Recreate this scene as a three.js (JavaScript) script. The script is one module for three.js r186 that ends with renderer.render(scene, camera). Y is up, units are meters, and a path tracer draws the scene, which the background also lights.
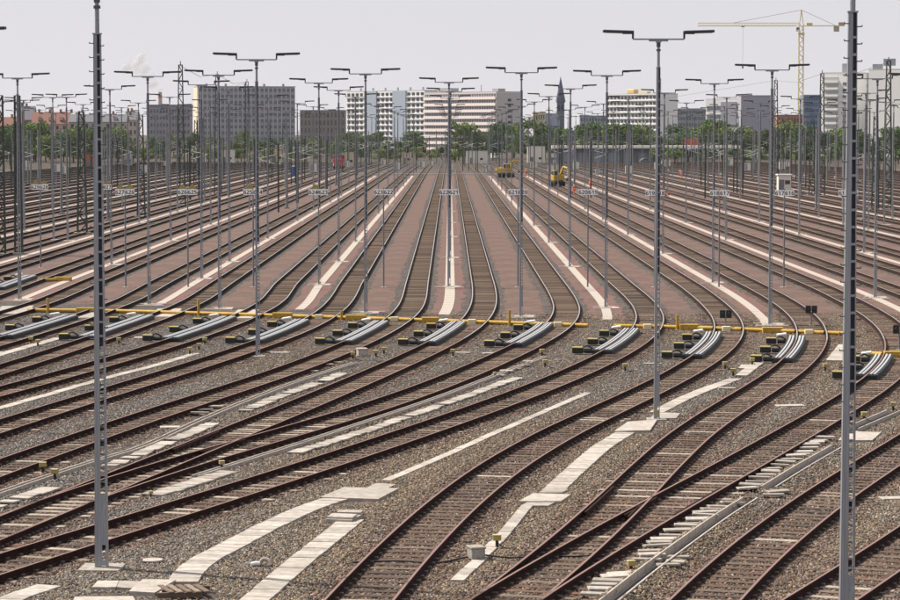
import * as THREE from 'three';
import { mergeGeometries } from 'three/addons/utils/BufferGeometryUtils.js';
import { MarchingCubes } from 'three/addons/objects/MarchingCubes.js';
import { RoundedBoxGeometry } from 'three/addons/geometries/RoundedBoxGeometry.js';

/* ---------------------------------------------------------------- camera, sky, sun, exposure */
const scene = new THREE.Scene();
const CAM_H = 10.5, FOCAL = 2600, PITCH = Math.atan(168 / 2600);
const camera = new THREE.PerspectiveCamera(2 * Math.atan(300 / FOCAL) * 180 / Math.PI, 1.5, 1, 12000);
camera.position.set(0, CAM_H, 0);
camera.rotation.x = -PITCH;
scene.add(camera);

function mulberry(a) { return () => { a |= 0; a = a + 0x6D2B79F5 | 0; let t = Math.imul(a ^ a >>> 15, 1 | a); t = t + Math.imul(t ^ t >>> 7, 61 | t) ^ t; return ((t ^ t >>> 14) >>> 0) / 4294967296; }; }
const R = mulberry(20240611);
const rr = (a, b) => a + (b - a) * R();

// hazy pale sky, a little brighter low down, with very soft mottling of thin cloud
{
  const W = 512, H = 256, data = new Float32Array(W * H * 4), rs = mulberry(7);
  const ph = Array.from({ length: 14 }, () => [1 + Math.floor(rs() * 7), rs() * 9 + 2, rs() * 6.28, rs() * 6.28]);
  for (let j = 0; j < H; j++) for (let i = 0; i < W; i++) {
    const v = (j + 0.5) / H, el = (v - 0.5) * Math.PI, az = i / W * 2 * Math.PI;
    let n = 0; for (const [a, b, c, e] of ph) n += Math.sin(a * az + c) * Math.sin(b * el + e) / ph.length;
    const up = Math.max(0, Math.sin(el)), t = Math.pow(up, 0.6);
    const k = (1 + 0.08 * n) / 1.38;
    const o = (j * W + i) * 4;
    data[o] = (0.765 - 0.22 * t) * k; data[o + 1] = (0.75 - 0.19 * t) * k; data[o + 2] = (0.775 - 0.15 * t) * k; data[o + 3] = 1;
  }
  const sky = new THREE.DataTexture(data, W, H, THREE.RGBAFormat, THREE.FloatType);
  sky.mapping = THREE.EquirectangularReflectionMapping; sky.magFilter = THREE.LinearFilter; sky.minFilter = THREE.LinearFilter; sky.needsUpdate = true;
  scene.background = sky; scene.environment = sky;
}
const sun = new THREE.DirectionalLight(new THREE.Color(1.0, 0.92, 0.80), 5.0);
const SUN_EL = 50 * Math.PI / 180, SUN_DIR = new THREE.Vector3(-0.92 * Math.cos(SUN_EL), Math.sin(SUN_EL), -0.39 * Math.cos(SUN_EL));
sun.target.position.set(0, 0, -120); sun.position.copy(sun.target.position).addScaledVector(SUN_DIR, 400);
sun.shadow.radius = 2.5; sun.castShadow = true; sun.shadow.mapSize.set(4096, 4096);
Object.assign(sun.shadow.camera, { left: -260, right: 260, top: 260, bottom: -260, near: 1, far: 1500 });
scene.add(sun, sun.target);
scene.fog = new THREE.FogExp2(new THREE.Color(0.80, 0.80, 0.84), 0.00003);

const renderer = new THREE.WebGLRenderer({ antialias: true });
renderer.toneMapping = THREE.LinearToneMapping;
renderer.toneMappingExposure = 1.4;
renderer.shadowMap.enabled = true;

/* ---------------------------------------------------------------- helpers */
// survey readings (bearing, depression) to a place on level ground at height h, or at a known depth d
function G(x, y, h = 0) {
  const u = (x - 450) / FOCAL, v = (300 - y) / FOCAL, c = Math.cos(PITCH), s = Math.sin(PITCH);
  const dy = -s + v * c, dz = -c - v * s, t = (h - CAM_H) / dy;
  return new THREE.Vector3(u * t, h, dz * t);
}
function PD(x, y, d) {
  const u = (x - 450) / FOCAL, v = (300 - y) / FOCAL, c = Math.cos(PITCH), s = Math.sin(PITCH);
  const dy = -s + v * c, dz = -c - v * s, t = -d / dz;
  return new THREE.Vector3(u * t, CAM_H + dy * t, -d);
}
const used = new Map();
function numbered(n) { const c = used.get(n) || 0; used.set(n, c + 1); return c ? n + '_' + String(c).padStart(3, '0') : n; }
function tag(o, label, category, group) { o.userData.label = label; o.userData.category = category; if (group) o.userData.group = group; return o; }
function thing(name, label, category, pos = [0, 0, 0], turn = 0, group) {
  const o = new THREE.Group(); o.name = numbered(name); o.position.set(...pos); o.rotation.y = turn; scene.add(o);
  return tag(o, label, category, group);
}
function part(name, geo, mat, parent) { const m = new THREE.Mesh(Array.isArray(geo) ? merge(geo) : geo, mat); m.name = name; parent.add(m); return m; }
function copyOf(o, pos, turn, label, group) {
  const c = o.clone(); c.name = numbered(o.name.replace(/_\d{3}$/, '')); c.position.set(...pos); c.rotation.y = turn || 0; c.userData = { ...o.userData }; scene.add(c);
  if (label) c.userData.label = label; if (group) c.userData.group = group; return c;
}
function struct(name, geo, mat, parent = scene) { const m = part(parent === scene ? numbered(name) : name, geo, mat, parent); if (parent === scene) m.userData.kind = 'structure'; return m; }
function merge(list) { return mergeGeometries(list.map(g => { const k = g.index ? g.toNonIndexed() : g; for (const a of Object.keys(k.attributes)) if (!['position', 'normal', 'uv'].includes(a)) k.deleteAttribute(a); return k; })); }
const _m = new THREE.Matrix4(), _q = new THREE.Quaternion(), _e = new THREE.Euler(), _p = new THREE.Vector3(), _s = new THREE.Vector3(1, 1, 1);
function bx(w, h, d, x = 0, y = 0, z = 0, ry = 0, rx = 0, rz = 0) {
  const g = new THREE.BoxGeometry(w, h, d); _m.compose(_p.set(x, y, z), _q.setFromEuler(_e.set(rx, ry, rz)), _s.set(1, 1, 1)); g.applyMatrix4(_m); return g;
}
function rbx(w, h, d, r, x = 0, y = 0, z = 0, ry = 0, rx = 0, rz = 0) {
  const g = new RoundedBoxGeometry(w, h, d, 2, r); _m.compose(_p.set(x, y, z), _q.setFromEuler(_e.set(rx, ry, rz)), _s.set(1, 1, 1)); g.applyMatrix4(_m); return g;
}
function cyl(r0, r1, h, x = 0, y = 0, z = 0, n = 10, rx = 0, rz = 0) {
  const g = new THREE.CylinderGeometry(r1, r0, h, n); _m.compose(_p.set(x, y, z), _q.setFromEuler(_e.set(rx, 0, rz)), _s.set(1, 1, 1)); g.applyMatrix4(_m); return g;
}
function bar(a, b, w, n = 4) {   // straight bar between two points
  const A = new THREE.Vector3(...a), B = new THREE.Vector3(...b), L = A.distanceTo(B);
  const g = n === 4 ? new THREE.BoxGeometry(w, L, w) : new THREE.CylinderGeometry(w / 2, w / 2, L, n);
  _q.setFromUnitVectors(new THREE.Vector3(0, 1, 0), B.clone().sub(A).normalize());
  _m.compose(A.add(B).multiplyScalar(0.5), _q, _s.set(1, 1, 1)); g.applyMatrix4(_m); return g;
}
function tube(pts, r, n = 6, seg = 12) { return new THREE.TubeGeometry(new THREE.CatmullRomCurve3(pts.map(p => new THREE.Vector3(...p))), seg, r, n); }
// sweep of a closed (or open) section [u to the right, v up] along a path of {x, z, nx, nz}
function sweep(path, sec, y0 = 0, closed = true) {
  const pos = [], uv = [], n = sec.length, lim = closed ? n : n - 1;
  const P = (i, j) => { const p = path[i], s = sec[j % n]; return [p.x + p.nx * s[0], y0 + s[1], p.z + p.nz * s[0]]; };
  let L = 0;
  for (let i = 0; i < path.length - 1; i++) {
    const dl = Math.hypot(path[i + 1].x - path[i].x, path[i + 1].z - path[i].z);
    for (let j = 0; j < lim; j++) {
      const a = P(i, j), b = P(i, j + 1), c = P(i + 1, j + 1), d = P(i + 1, j);
      pos.push(...a, ...c, ...b, ...a, ...d, ...c);
      const s0 = j * 0.1, s1 = s0 + 0.1;
      uv.push(s0, L, s1, L + dl, s1, L, s0, L, s0, L + dl, s1, L + dl);
    }
    L += dl;
  }
  if (closed && n >= 3) for (const [i, flip] of [[0, 0], [path.length - 1, 1]]) {
    for (let j = 1; j < n - 1; j++) { const t = [P(i, 0), P(i, j), P(i, j + 1)]; if (flip) t.reverse(); pos.push(...t.flat()); uv.push(0, 0, .1, 0, .1, .1); }
  }
  const g = new THREE.BufferGeometry();
  g.setAttribute('position', new THREE.Float32BufferAttribute(pos, 3)); g.setAttribute('uv', new THREE.Float32BufferAttribute(uv, 2)); g.computeVertexNormals(); return g;
}
// flat sheet between a left and a right edge, uv in metres
function sheet(left, right, y) {
  const pos = [], uv = [];
  for (let i = 0; i < left.length - 1; i++) {
    const a = left[i], b = right[i], c = right[i + 1], d = left[i + 1];
    for (const p of [a, b, c, a, c, d]) { pos.push(p[0], y, p[1]); uv.push(p[0], p[1]); }
  }
  const g = new THREE.BufferGeometry();
  g.setAttribute('position', new THREE.Float32BufferAttribute(pos, 3)); g.setAttribute('uv', new THREE.Float32BufferAttribute(uv, 2)); g.computeVertexNormals();
  if (g.attributes.normal.getY(0) < 0) { const i = []; for (let k = 0; k < pos.length / 3; k += 3) i.push(k, k + 2, k + 1); g.setIndex(i); const h = g.toNonIndexed(); h.computeVertexNormals(); return h; }
  return g;
}
// periodic value noise
function pnoise(seed) {
  const r = mulberry(seed), T = new Float32Array(65536); for (let i = 0; i < 65536; i++) T[i] = r();
  return (x, y, per) => {
    const xi = Math.floor(x), yi = Math.floor(y), fx = x - xi, fy = y - yi, sx = fx * fx * (3 - 2 * fx), sy = fy * fy * (3 - 2 * fy);
    const h = (a, b) => T[((((a % per) + per) % per) * 131 + (((b % per) + per) % per) * 7919 + 17) & 65535];
    const a = h(xi, yi), b = h(xi + 1, yi), c = h(xi, yi + 1), d = h(xi + 1, yi + 1);
    return a + (b - a) * sx + (c - a) * sy + (a - b - c + d) * sx * sy;
  };
}
const N0 = pnoise(11), N1 = pnoise(23);
const fbm = (x, y, o = 4) => { let s = 0, a = 0.5; for (let i = 0; i < o; i++) { s += a * N0(x, y, 200); x *= 2.03; y *= 2.03; a *= 0.5; } return s; };
function dataTex(N, fn, srgb, rep) {
  const d = new Uint8Array(N * N * 4);
  for (let j = 0; j < N; j++) for (let i = 0; i < N; i++) { const c = fn(i, j), o = (j * N + i) * 4; d[o] = c[0]; d[o + 1] = c[1]; d[o + 2] = c[2]; d[o + 3] = 255; }
  const t = new THREE.DataTexture(d, N, N); if (srgb) t.colorSpace = THREE.SRGBColorSpace;
  t.wrapS = t.wrapT = THREE.RepeatWrapping; t.magFilter = THREE.LinearFilter; t.minFilter = THREE.LinearMipmapLinearFilter; t.generateMipmaps = true; t.repeat.set(rep, rep); t.needsUpdate = true; return t;
}
/* ---------------------------------------------------------------- materials */
// broken stone: one colour and one height map (12 m tile)
let gravelMap, gravelBump;
{
  const N = 2048, CELLS = 200, cs = N / CELLS, r = mulberry(5);
  const cx = new Float32Array(CELLS * CELLS), cy = new Float32Array(CELLS * CELLS), cv = new Float32Array(CELLS * CELLS), ch = new Float32Array(CELLS * CELLS);
  for (let i = 0; i < CELLS * CELLS; i++) { cx[i] = r(); cy[i] = r(); cv[i] = r(); ch[i] = r(); }
  const d = new Uint8Array(N * N * 4), b = new Uint8Array(N * N * 4);
  for (let j = 0; j < N; j++) for (let i = 0; i < N; i++) {
    const gx = Math.floor(i / cs), gy = Math.floor(j / cs); let best = 9, bi = 0;
    for (let a = -1; a < 2; a++) for (let e = -1; e < 2; e++) {
      const qx = (gx + a + CELLS) % CELLS, qy = (gy + e + CELLS) % CELLS, id = qy * CELLS + qx;
      const dx = gx + a + cx[id] - i / cs, dy = gy + e + cy[id] - j / cs, q = dx * dx + dy * dy; if (q < best) { best = q; bi = id; }
    }
    const o = (j * N + i) * 4, lump = N1(i / 128, j / 128, 16) * 0.6 + N1(i / 32, j / 32, 64) * 0.4;
    const val = (0.42 + 0.62 * Math.pow(cv[bi], 1.6)) * (0.82 + 0.36 * lump), warm = (ch[bi] - 0.5) * 0.16 + (lump - 0.5) * 0.06;
    const g = 205 * val;
    d[o] = Math.min(255, g * (1 + warm)); d[o + 1] = Math.min(255, g); d[o + 2] = Math.min(255, g * (1 - warm)); d[o + 3] = 255;
    const hgt = Math.max(0, 255 * (1 - Math.sqrt(best) * 1.25) * (0.55 + 0.45 * ch[bi])); b[o] = b[o + 1] = b[o + 2] = hgt; b[o + 3] = 255;
  }
  const mk = (a, s) => { const t = new THREE.DataTexture(a, N, N); if (s) t.colorSpace = THREE.SRGBColorSpace; t.wrapS = t.wrapT = THREE.RepeatWrapping; t.magFilter = THREE.LinearFilter; t.minFilter = THREE.LinearMipmapLinearFilter; t.generateMipmaps = true; t.repeat.set(1 / 12, 1 / 12); t.needsUpdate = true; return t; };
  gravelMap = mk(d, true); gravelBump = mk(b, false);
}
const gritMap = dataTex(1024, (i, j) => { const a = N0(i / 3, j / 3, 341), b = N1(i / 24, j / 24, 42), c = N0(i / 128, j / 128, 8), e = R(); const v = 255 * Math.min(1, 0.46 + 0.18 * a + 0.2 * b + 0.24 * c + 0.16 * e); return [v, v * (0.985 + 0.03 * b), v * (0.97 + 0.05 * a)]; }, true, 1 / 9);
const concMap = dataTex(512, (i, j) => { const a = N0(i / 4, j / 4, 128), b = N1(i / 40, j / 40, 12), e = R(), st = N0(i / 90 + 5, j / 20, 25); const v = 255 * Math.min(1, 0.66 + 0.1 * a + 0.14 * b + 0.06 * e + 0.06 * st); return [v, v * 0.985, v * (0.955 + 0.03 * b)]; }, true, 1 / 1.7);
const woodMap = dataTex(512, (i, j) => { const g = N0(i / 40, j / 3, 170), a = N1(i / 60, j / 14, 36), e = R(); const v = 255 * Math.min(1, 0.45 + 0.3 * g + 0.28 * a + 0.08 * e); return [v, v * 0.98, v * 0.95]; }, true, 1);
const rustMap = dataTex(512, (i, j) => { const g = N0(i / 6, j / 6, 85), a = N1(i / 44, j / 44, 11), e = R(); const v = 255 * Math.min(1, 0.5 + 0.26 * g + 0.24 * a + 0.08 * e); return [v, v * (0.9 + 0.1 * a), v * (0.86 + 0.14 * a)]; }, true, 0.7);
const zincMap = dataTex(256, (i, j) => { const g = N0(i / 9, j / 9, 28), a = N1(i / 40, j / 40, 6); const v = 255 * Math.min(1, 0.72 + 0.16 * g + 0.12 * a); return [v, v, v]; }, true, 1);
const std = (r, g, b, rough = 0.8, metal = 0, x = {}) => new THREE.MeshStandardMaterial({ color: new THREE.Color().setRGB(r, g, b), roughness: rough, metalness: metal, ...x });
const M = {
  ground: std(0.33, 0.276, 0.232, 0.95, 0, { map: gravelMap, bumpMap: gravelBump, bumpScale: 0.05, vertexColors: true }),
  strip: std(0.25, 0.185, 0.14, 0.95, 0, { map: gravelMap, bumpMap: gravelBump, bumpScale: 0.05 }),
  path: std(0.168, 0.100, 0.080, 0.95, 0, { map: gritMap }),
  conc: std(0.60, 0.545, 0.495, 0.9, 0, { map: concMap }),
  concGrey: std(0.42, 0.41, 0.40, 0.9, 0, { map: concMap }),
  rail: new THREE.MeshPhysicalMaterial({ color: new THREE.Color().setRGB(0.048, 0.022, 0.017), roughness: 0.95, specularIntensity: 0.35, map: rustMap }),
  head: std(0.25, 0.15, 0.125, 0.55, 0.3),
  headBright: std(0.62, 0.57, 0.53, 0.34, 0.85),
  clip: std(0.075, 0.055, 0.05, 0.7, 0.2),
  zinc: std(0.40, 0.42, 0.455, 0.55, 0.35, { map: zincMap }),
  zincDark: std(0.14, 0.15, 0.175, 0.6, 0.3, { map: zincMap }),
  lampDark: std(0.045, 0.047, 0.055, 0.5, 0.2),
  lens: std(0.35, 0.36, 0.38, 0.25, 0),
  lattice: std(0.055, 0.068, 0.06, 0.75, 0.1),
  slim: std(0.19, 0.2, 0.215, 0.7, 0.2),
  yellow: std(0.62, 0.37, 0.045, 0.65, 0, { map: zincMap }),
  yellowDull: std(0.36, 0.28, 0.08, 0.7),
  black: std(0.014, 0.014, 0.016, 0.6),
  steel: std(0.27, 0.285, 0.30, 0.5, 0.35, { map: rustMap }),
  beamHighlight: std(0.56, 0.58, 0.59, 0.42, 0.4),
  steelDark: std(0.03, 0.034, 0.04, 0.6, 0.3),
  white: std(0.74, 0.73, 0.71, 0.7),
  board: std(0.66, 0.66, 0.66, 0.6),
  orange: std(0.75, 0.16, 0.04, 0.7),
  red: std(0.44, 0.045, 0.04, 0.5),
  machine: std(0.46, 0.30, 0.045, 0.7),
  farWood: std(0.165, 0.115, 0.086, 0.95, 0, { vertexColors: true }),
  blue: std(0.04, 0.08, 0.28, 0.5),
  glass: std(0.05, 0.06, 0.075, 0.15, 0),
};
const woods = [[0.125, 0.08, 0.058], [0.155, 0.10, 0.074], [0.09, 0.06, 0.047], [0.20, 0.145, 0.112], [0.15, 0.085, 0.06]].map(c => std(...c, 0.9, 0, { map: woodMap }));
const woodsPale = [[0.50, 0.43, 0.37], [0.38, 0.31, 0.255], [0.58, 0.51, 0.45], [0.24, 0.175, 0.135]].map(c => std(...c, 0.9, 0, { map: woodMap }));
const woodRed = std(0.23, 0.115, 0.078, 0.9, 0, { map: woodMap });
const concs = [[0.57, 0.53, 0.49], [0.48, 0.445, 0.41], [0.62, 0.575, 0.53], [0.42, 0.385, 0.345]].map(c => std(...c, 0.9, 0, { map: concMap }));

/* ---------------------------------------------------------------- track layout */
const TRK = {
  '-5': [-32.41, -31.46, -30.51, -29.57, -28.62, -27.67, -26.73, -25.78, -24.83, -23.89, -22.94, -22.07, -21.32, -20.66, -20.12, -19.82, -19.82, -19.89, -19.91, -19.90, -19.90],
  '-4': [-29.49, -28.38, -27.27, -26.16, -25.04, -23.93, -22.82, -21.71, -20.60, -19.56, -18.62, -17.79, -17.07, -16.39, -15.86, -15.59, -15.56, -15.60, -15.60, -15.60, -15.60],
  '-3': [-31.94, -30.14, -28.34, -26.54, -24.74, -22.94, -21.14, -19.34, -17.65, -16.11, -14.70, -13.46, -12.41, -11.61, -11.08, -10.88, -10.99, -11.14, -11.16, -11.15, -11.15],
  '-2': [-24.08, -22.77, -21.47, -20.16, -18.86, -17.55, -16.22, -14.78, -13.25, -11.71, -10.26, -8.97, -7.93, -7.22, -6.83, -6.69, -6.70, -6.75, -6.75, -6.75, -6.75],
  '-1': [-20.61, -19.24, -17.86, -16.49, -15.11, -13.68, -12.15, -10.50, -8.74, -7.07, -5.63, -4.43, -3.47, -2.77, -2.38, -2.24, -2.23, -2.25, -2.25, -2.25, -2.25],
  '0': [-17.21, -15.58, -13.96, -12.34, -10.73, -9.15, -7.55, -5.96, -4.42, -2.93, -1.51, -0.25, 0.76, 1.47, 1.89, 2.11, 2.21, 2.25, 2.25, 2.25, 2.25],
  '1': [-17.21, -15.58, -13.96, -12.34, -10.73, -8.52, -5.83, -3.21, -0.98, 0.92, 2.63, 4.17, 5.45, 6.33, 6.82, 7.02, 7.09, 7.10, 7.10, 7.10, 7.10],
  '2': [-17.99, -15.30, -12.61, -9.83, -6.95, -4.14, -1.48, 1.06, 3.44, 5.59, 7.48, 9.07, 10.29, 11.09, 11.51, 11.67, 11.69, 11.67, 11.67, 11.67, 11.67],
  '3': [-3.76, -2.94, -2.08, -1.06, 0.16, 1.67, 3.57, 5.80, 8.08, 10.19, 12.03, 13.53, 14.62, 15.31, 15.69, 15.92, 16.06, 16.13, 16.13, 16.13, 16.13],
  '4': [-3.15, -1.04, 1.05, 2.98, 4.74, 6.40, 8.17, 10.23, 12.44, 14.55, 16.36, 17.83, 18.92, 19.66, 20.10, 20.33, 20.43, 20.45, 20.45, 20.45, 20.45],
  '5': [-3.15, -1.04, 1.02, 3.52, 6.19, 8.92, 11.61, 14.25, 16.78, 19.01, 20.84, 22.21, 23.19, 23.84, 24.24, 24.49, 24.66, 24.75, 24.75, 24.75, 24.75],
  '6': [1.54, 3.45, 5.43, 7.71, 10.30, 13.14, 16.05, 18.81, 21.31, 23.45, 25.22, 26.61, 27.65, 28.38, 28.84, 29.11, 29.22, 29.25, 29.25, 29.25, 29.25],
  '7': [0.96, 4.42, 7.85, 11.17, 14.34, 17.34, 20.13, 22.69, 25.00, 27.04, 28.81, 30.29, 31.49, 32.41, 33.07, 33.48, 33.69, 33.75, 33.75, 33.75, 33.75],
};  // lateral position of each track axis at depths 40, 48, ... 200 m

const OFFS = { '-5': 0.35, '-4': 0.15, '-3': 0.1, 1: 0.35, 2: 0.42, 3: 0.38, 4: 0.2 };
function trackX(k, d) {
  if (d >= 200) { const s = Math.max(0, Math.min(1, (d - 640) / 300)); return (2.25 + 4.5 * k + (OFFS[k] || 0)) * (1 - 0.12 * s * s * (3 - 2 * s)); }
  if (k < -5) return trackX(-5, d) - 0.35 + 4.5 * (k + 5);
  if (k > 7) return trackX(7, d) + 4.5 * (k - 7);
  const a = TRK[k], t = Math.max(0, (d - 40) / 8), i = Math.min(a.length - 2, Math.floor(t)), f = t - i;
  const p0 = a[Math.max(0, i - 1)], p1 = a[i], p2 = a[i + 1], p3 = a[Math.min(a.length - 1, i + 2)];
  return 0.5 * ((2 * p1) + (-p0 + p2) * f + (2 * p0 - 5 * p1 + 4 * p2 - p3) * f * f + (-p0 + 3 * p1 - 3 * p2 + p3) * f * f * f);
}
const START = { '-5': 100, '-4': 97, '-3': 97, '-2': 70, '-1': 56, 0: 50, 1: 64, 2: 54, 3: 40, 4: 40, 5: 48, 6: 40, 7: 46 };
const startOf = k => START[k] !== undefined ? START[k] : (k < -5 ? 112 : 48);
const END = 900;
function trackPoint(k, d) {
  const x = trackX(k, d), e = 0.4, sx = (trackX(k, d + e) - trackX(k, d - e)) / (2 * e), L = Math.hypot(sx, 1);
  return { x, z: -d, nx: 1 / L, nz: sx / L, tx: sx / L, tz: -1 / L, ang: Math.atan(sx) };
}
function trackPath(k, d0, d1) { const r = []; let d = d0; while (d < d1) { r.push(trackPoint(k, d)); d += d < 200 ? 1.5 : 25; if (d > 200 && d < 201.5) d = 200; } r.push(trackPoint(k, d1)); return r; }
const sub = (path, u) => path.map(p => ({ ...p, x: p.x + p.nx * u, z: p.z + p.nz * u }));

/* ---------------------------------------------------------------- ground */
{
  const ds = [], xs = [];
  for (let d = -60; d < 20; d += 20) ds.push(d);
  for (let d = 20; d < 160; d += 1.6) ds.push(d);
  for (let d = 160; d < 700; d += 12) ds.push(d);
  for (const d of [720, 760, 820, 900, 1100, 1500, 2200, 3500, 6000, 9000]) ds.push(d);
  for (const x of [-6000, -2500, -1000, -500, -250, -140]) xs.push(x);
  for (let x = -80; x <= 80; x += x > -44 && x < 44 ? 1.2 : 4) xs.push(x);
  for (const x of [140, 250, 500, 1000, 2500, 6000]) xs.push(x);
  const pos = [], uv = [], col = [], idx = [];
  for (const d of ds) for (const x of xs) {
    pos.push(x, 0, -d); uv.push(x, -d);
    const n = fbm(x * 0.09 + 40, d * 0.05 + 40, 3), q = fbm(x * 0.4 + 10, d * 0.22 + 10, 3);
    // stone from different deliveries: grey basalt on the left, tan porphyry to the right and in front, in ragged patches
    let tan = THREE.MathUtils.clamp((x + 16 - (d - 60) * 0.16) / 22 + (n - 0.47) * 3.2, 0, 1);
    if (d > 160) tan *= 0.45;
    const v = 0.78 + 0.5 * q;
    if (d > 720) col.push(0.62 * v, 0.56 * v, 0.44 * v);
    else col.push((0.9 + 0.30 * tan) * v, (0.9 + 0.12 * tan) * v, (0.96 - 0.10 * tan) * v);
  }
  const W = xs.length;
  for (let j = 0; j < ds.length - 1; j++) for (let i = 0; i < W - 1; i++) { const a = j * W + i; idx.push(a, a + 1, a + W, a + 1, a + W + 1, a + W); }
  const g = new THREE.BufferGeometry(); g.setAttribute('position', new THREE.Float32BufferAttribute(pos, 3)); g.setAttribute('uv', new THREE.Float32BufferAttribute(uv, 2)); g.setAttribute('color', new THREE.Float32BufferAttribute(col, 3)); g.setIndex(idx); g.computeVertexNormals();
  struct('ground', g, M.ground);
}
// red-brown grit paths in the gaps between the straight tracks
const PIPE_D = x => 147 - x * 0.45;
for (let j = -19; j <= 20; j++) {
  const d0 = Math.max(146, Math.min(178, (Math.abs(4.5 * j) > 34 ? 178 : PIPE_D(4.5 * j) + 1.5 + (j < -6 ? 24 : 0))));
  const L = [], Q = [];
  for (let d = d0; d < 640; d += d < 260 ? 1.0 : 12) {
    const a = trackX(j - 1, d), b = trackX(j, d), w = 0.75 * (fbm(d * 0.8 + j * 9, j * 3.1, 4) - 0.47), w2 = 0.75 * (fbm(d * 0.8 + j * 9 + 50, j * 3.1, 4) - 0.47);
    L.push([a + 1.30 + w, -d]); Q.push([b - 1.30 + w2, -d]);
  }
  struct('grit_path', sheet(L, Q, 0.006), M.path);
}
/* ---------------------------------------------------------------- tracks */
const RAIL_SEC = [[-0.075, 0], [-0.075, 0.014], [-0.016, 0.032], [-0.014, 0.13], [-0.037, 0.143], [-0.039, 0.180], [0.039, 0.180], [0.037, 0.143], [0.014, 0.13], [0.016, 0.032], [0.075, 0.014], [0.075, 0]];
const SL_Y = 0.05, GA = 0.7525;
const sleeperGeo = [0, 1, 2].map(i => { const g = new RoundedBoxGeometry(1, 0.16, 0.25, 1, 0.012); const u = g.attributes.uv; for (let q = 0; q < u.count; q++) u.setXY(q, u.getX(q) * 2.4 + i * 0.37, u.getY(q) * 0.26 + i * 0.31); return g; });
function slat(out, x, y, z, a, hw, hz) {     // timber seen from far off: top and both long sides
  const c = Math.cos(a), s = Math.sin(a), P = (u, v, h) => [x + u * c + v * s, y - h, z - u * s + v * c];
  const q = (p0, p1, p2, p3) => out.push(...p0, ...p1, ...p2, ...p0, ...p2, ...p3);
  q(P(-hw, hz, 0), P(hw, hz, 0), P(hw, -hz, 0), P(-hw, -hz, 0)); q(P(-hw, hz, 0.06), P(hw, hz, 0.06), P(hw, hz, 0), P(-hw, hz, 0)); q(P(hw, -hz, 0.06), P(-hw, -hz, 0.06), P(-hw, -hz, 0), P(hw, -hz, 0));
}
const railNo = k => 621 - k;
const ordinal = ['first', 'second', 'third', 'fourth', 'fifth', 'sixth', 'seventh', 'eighth', 'ninth', 'tenth', 'eleventh', 'twelfth', 'thirteenth', 'fourteenth', 'fifteenth', 'sixteenth', 'seventeenth', 'eighteenth', 'nineteenth', 'twentieth'];
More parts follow.
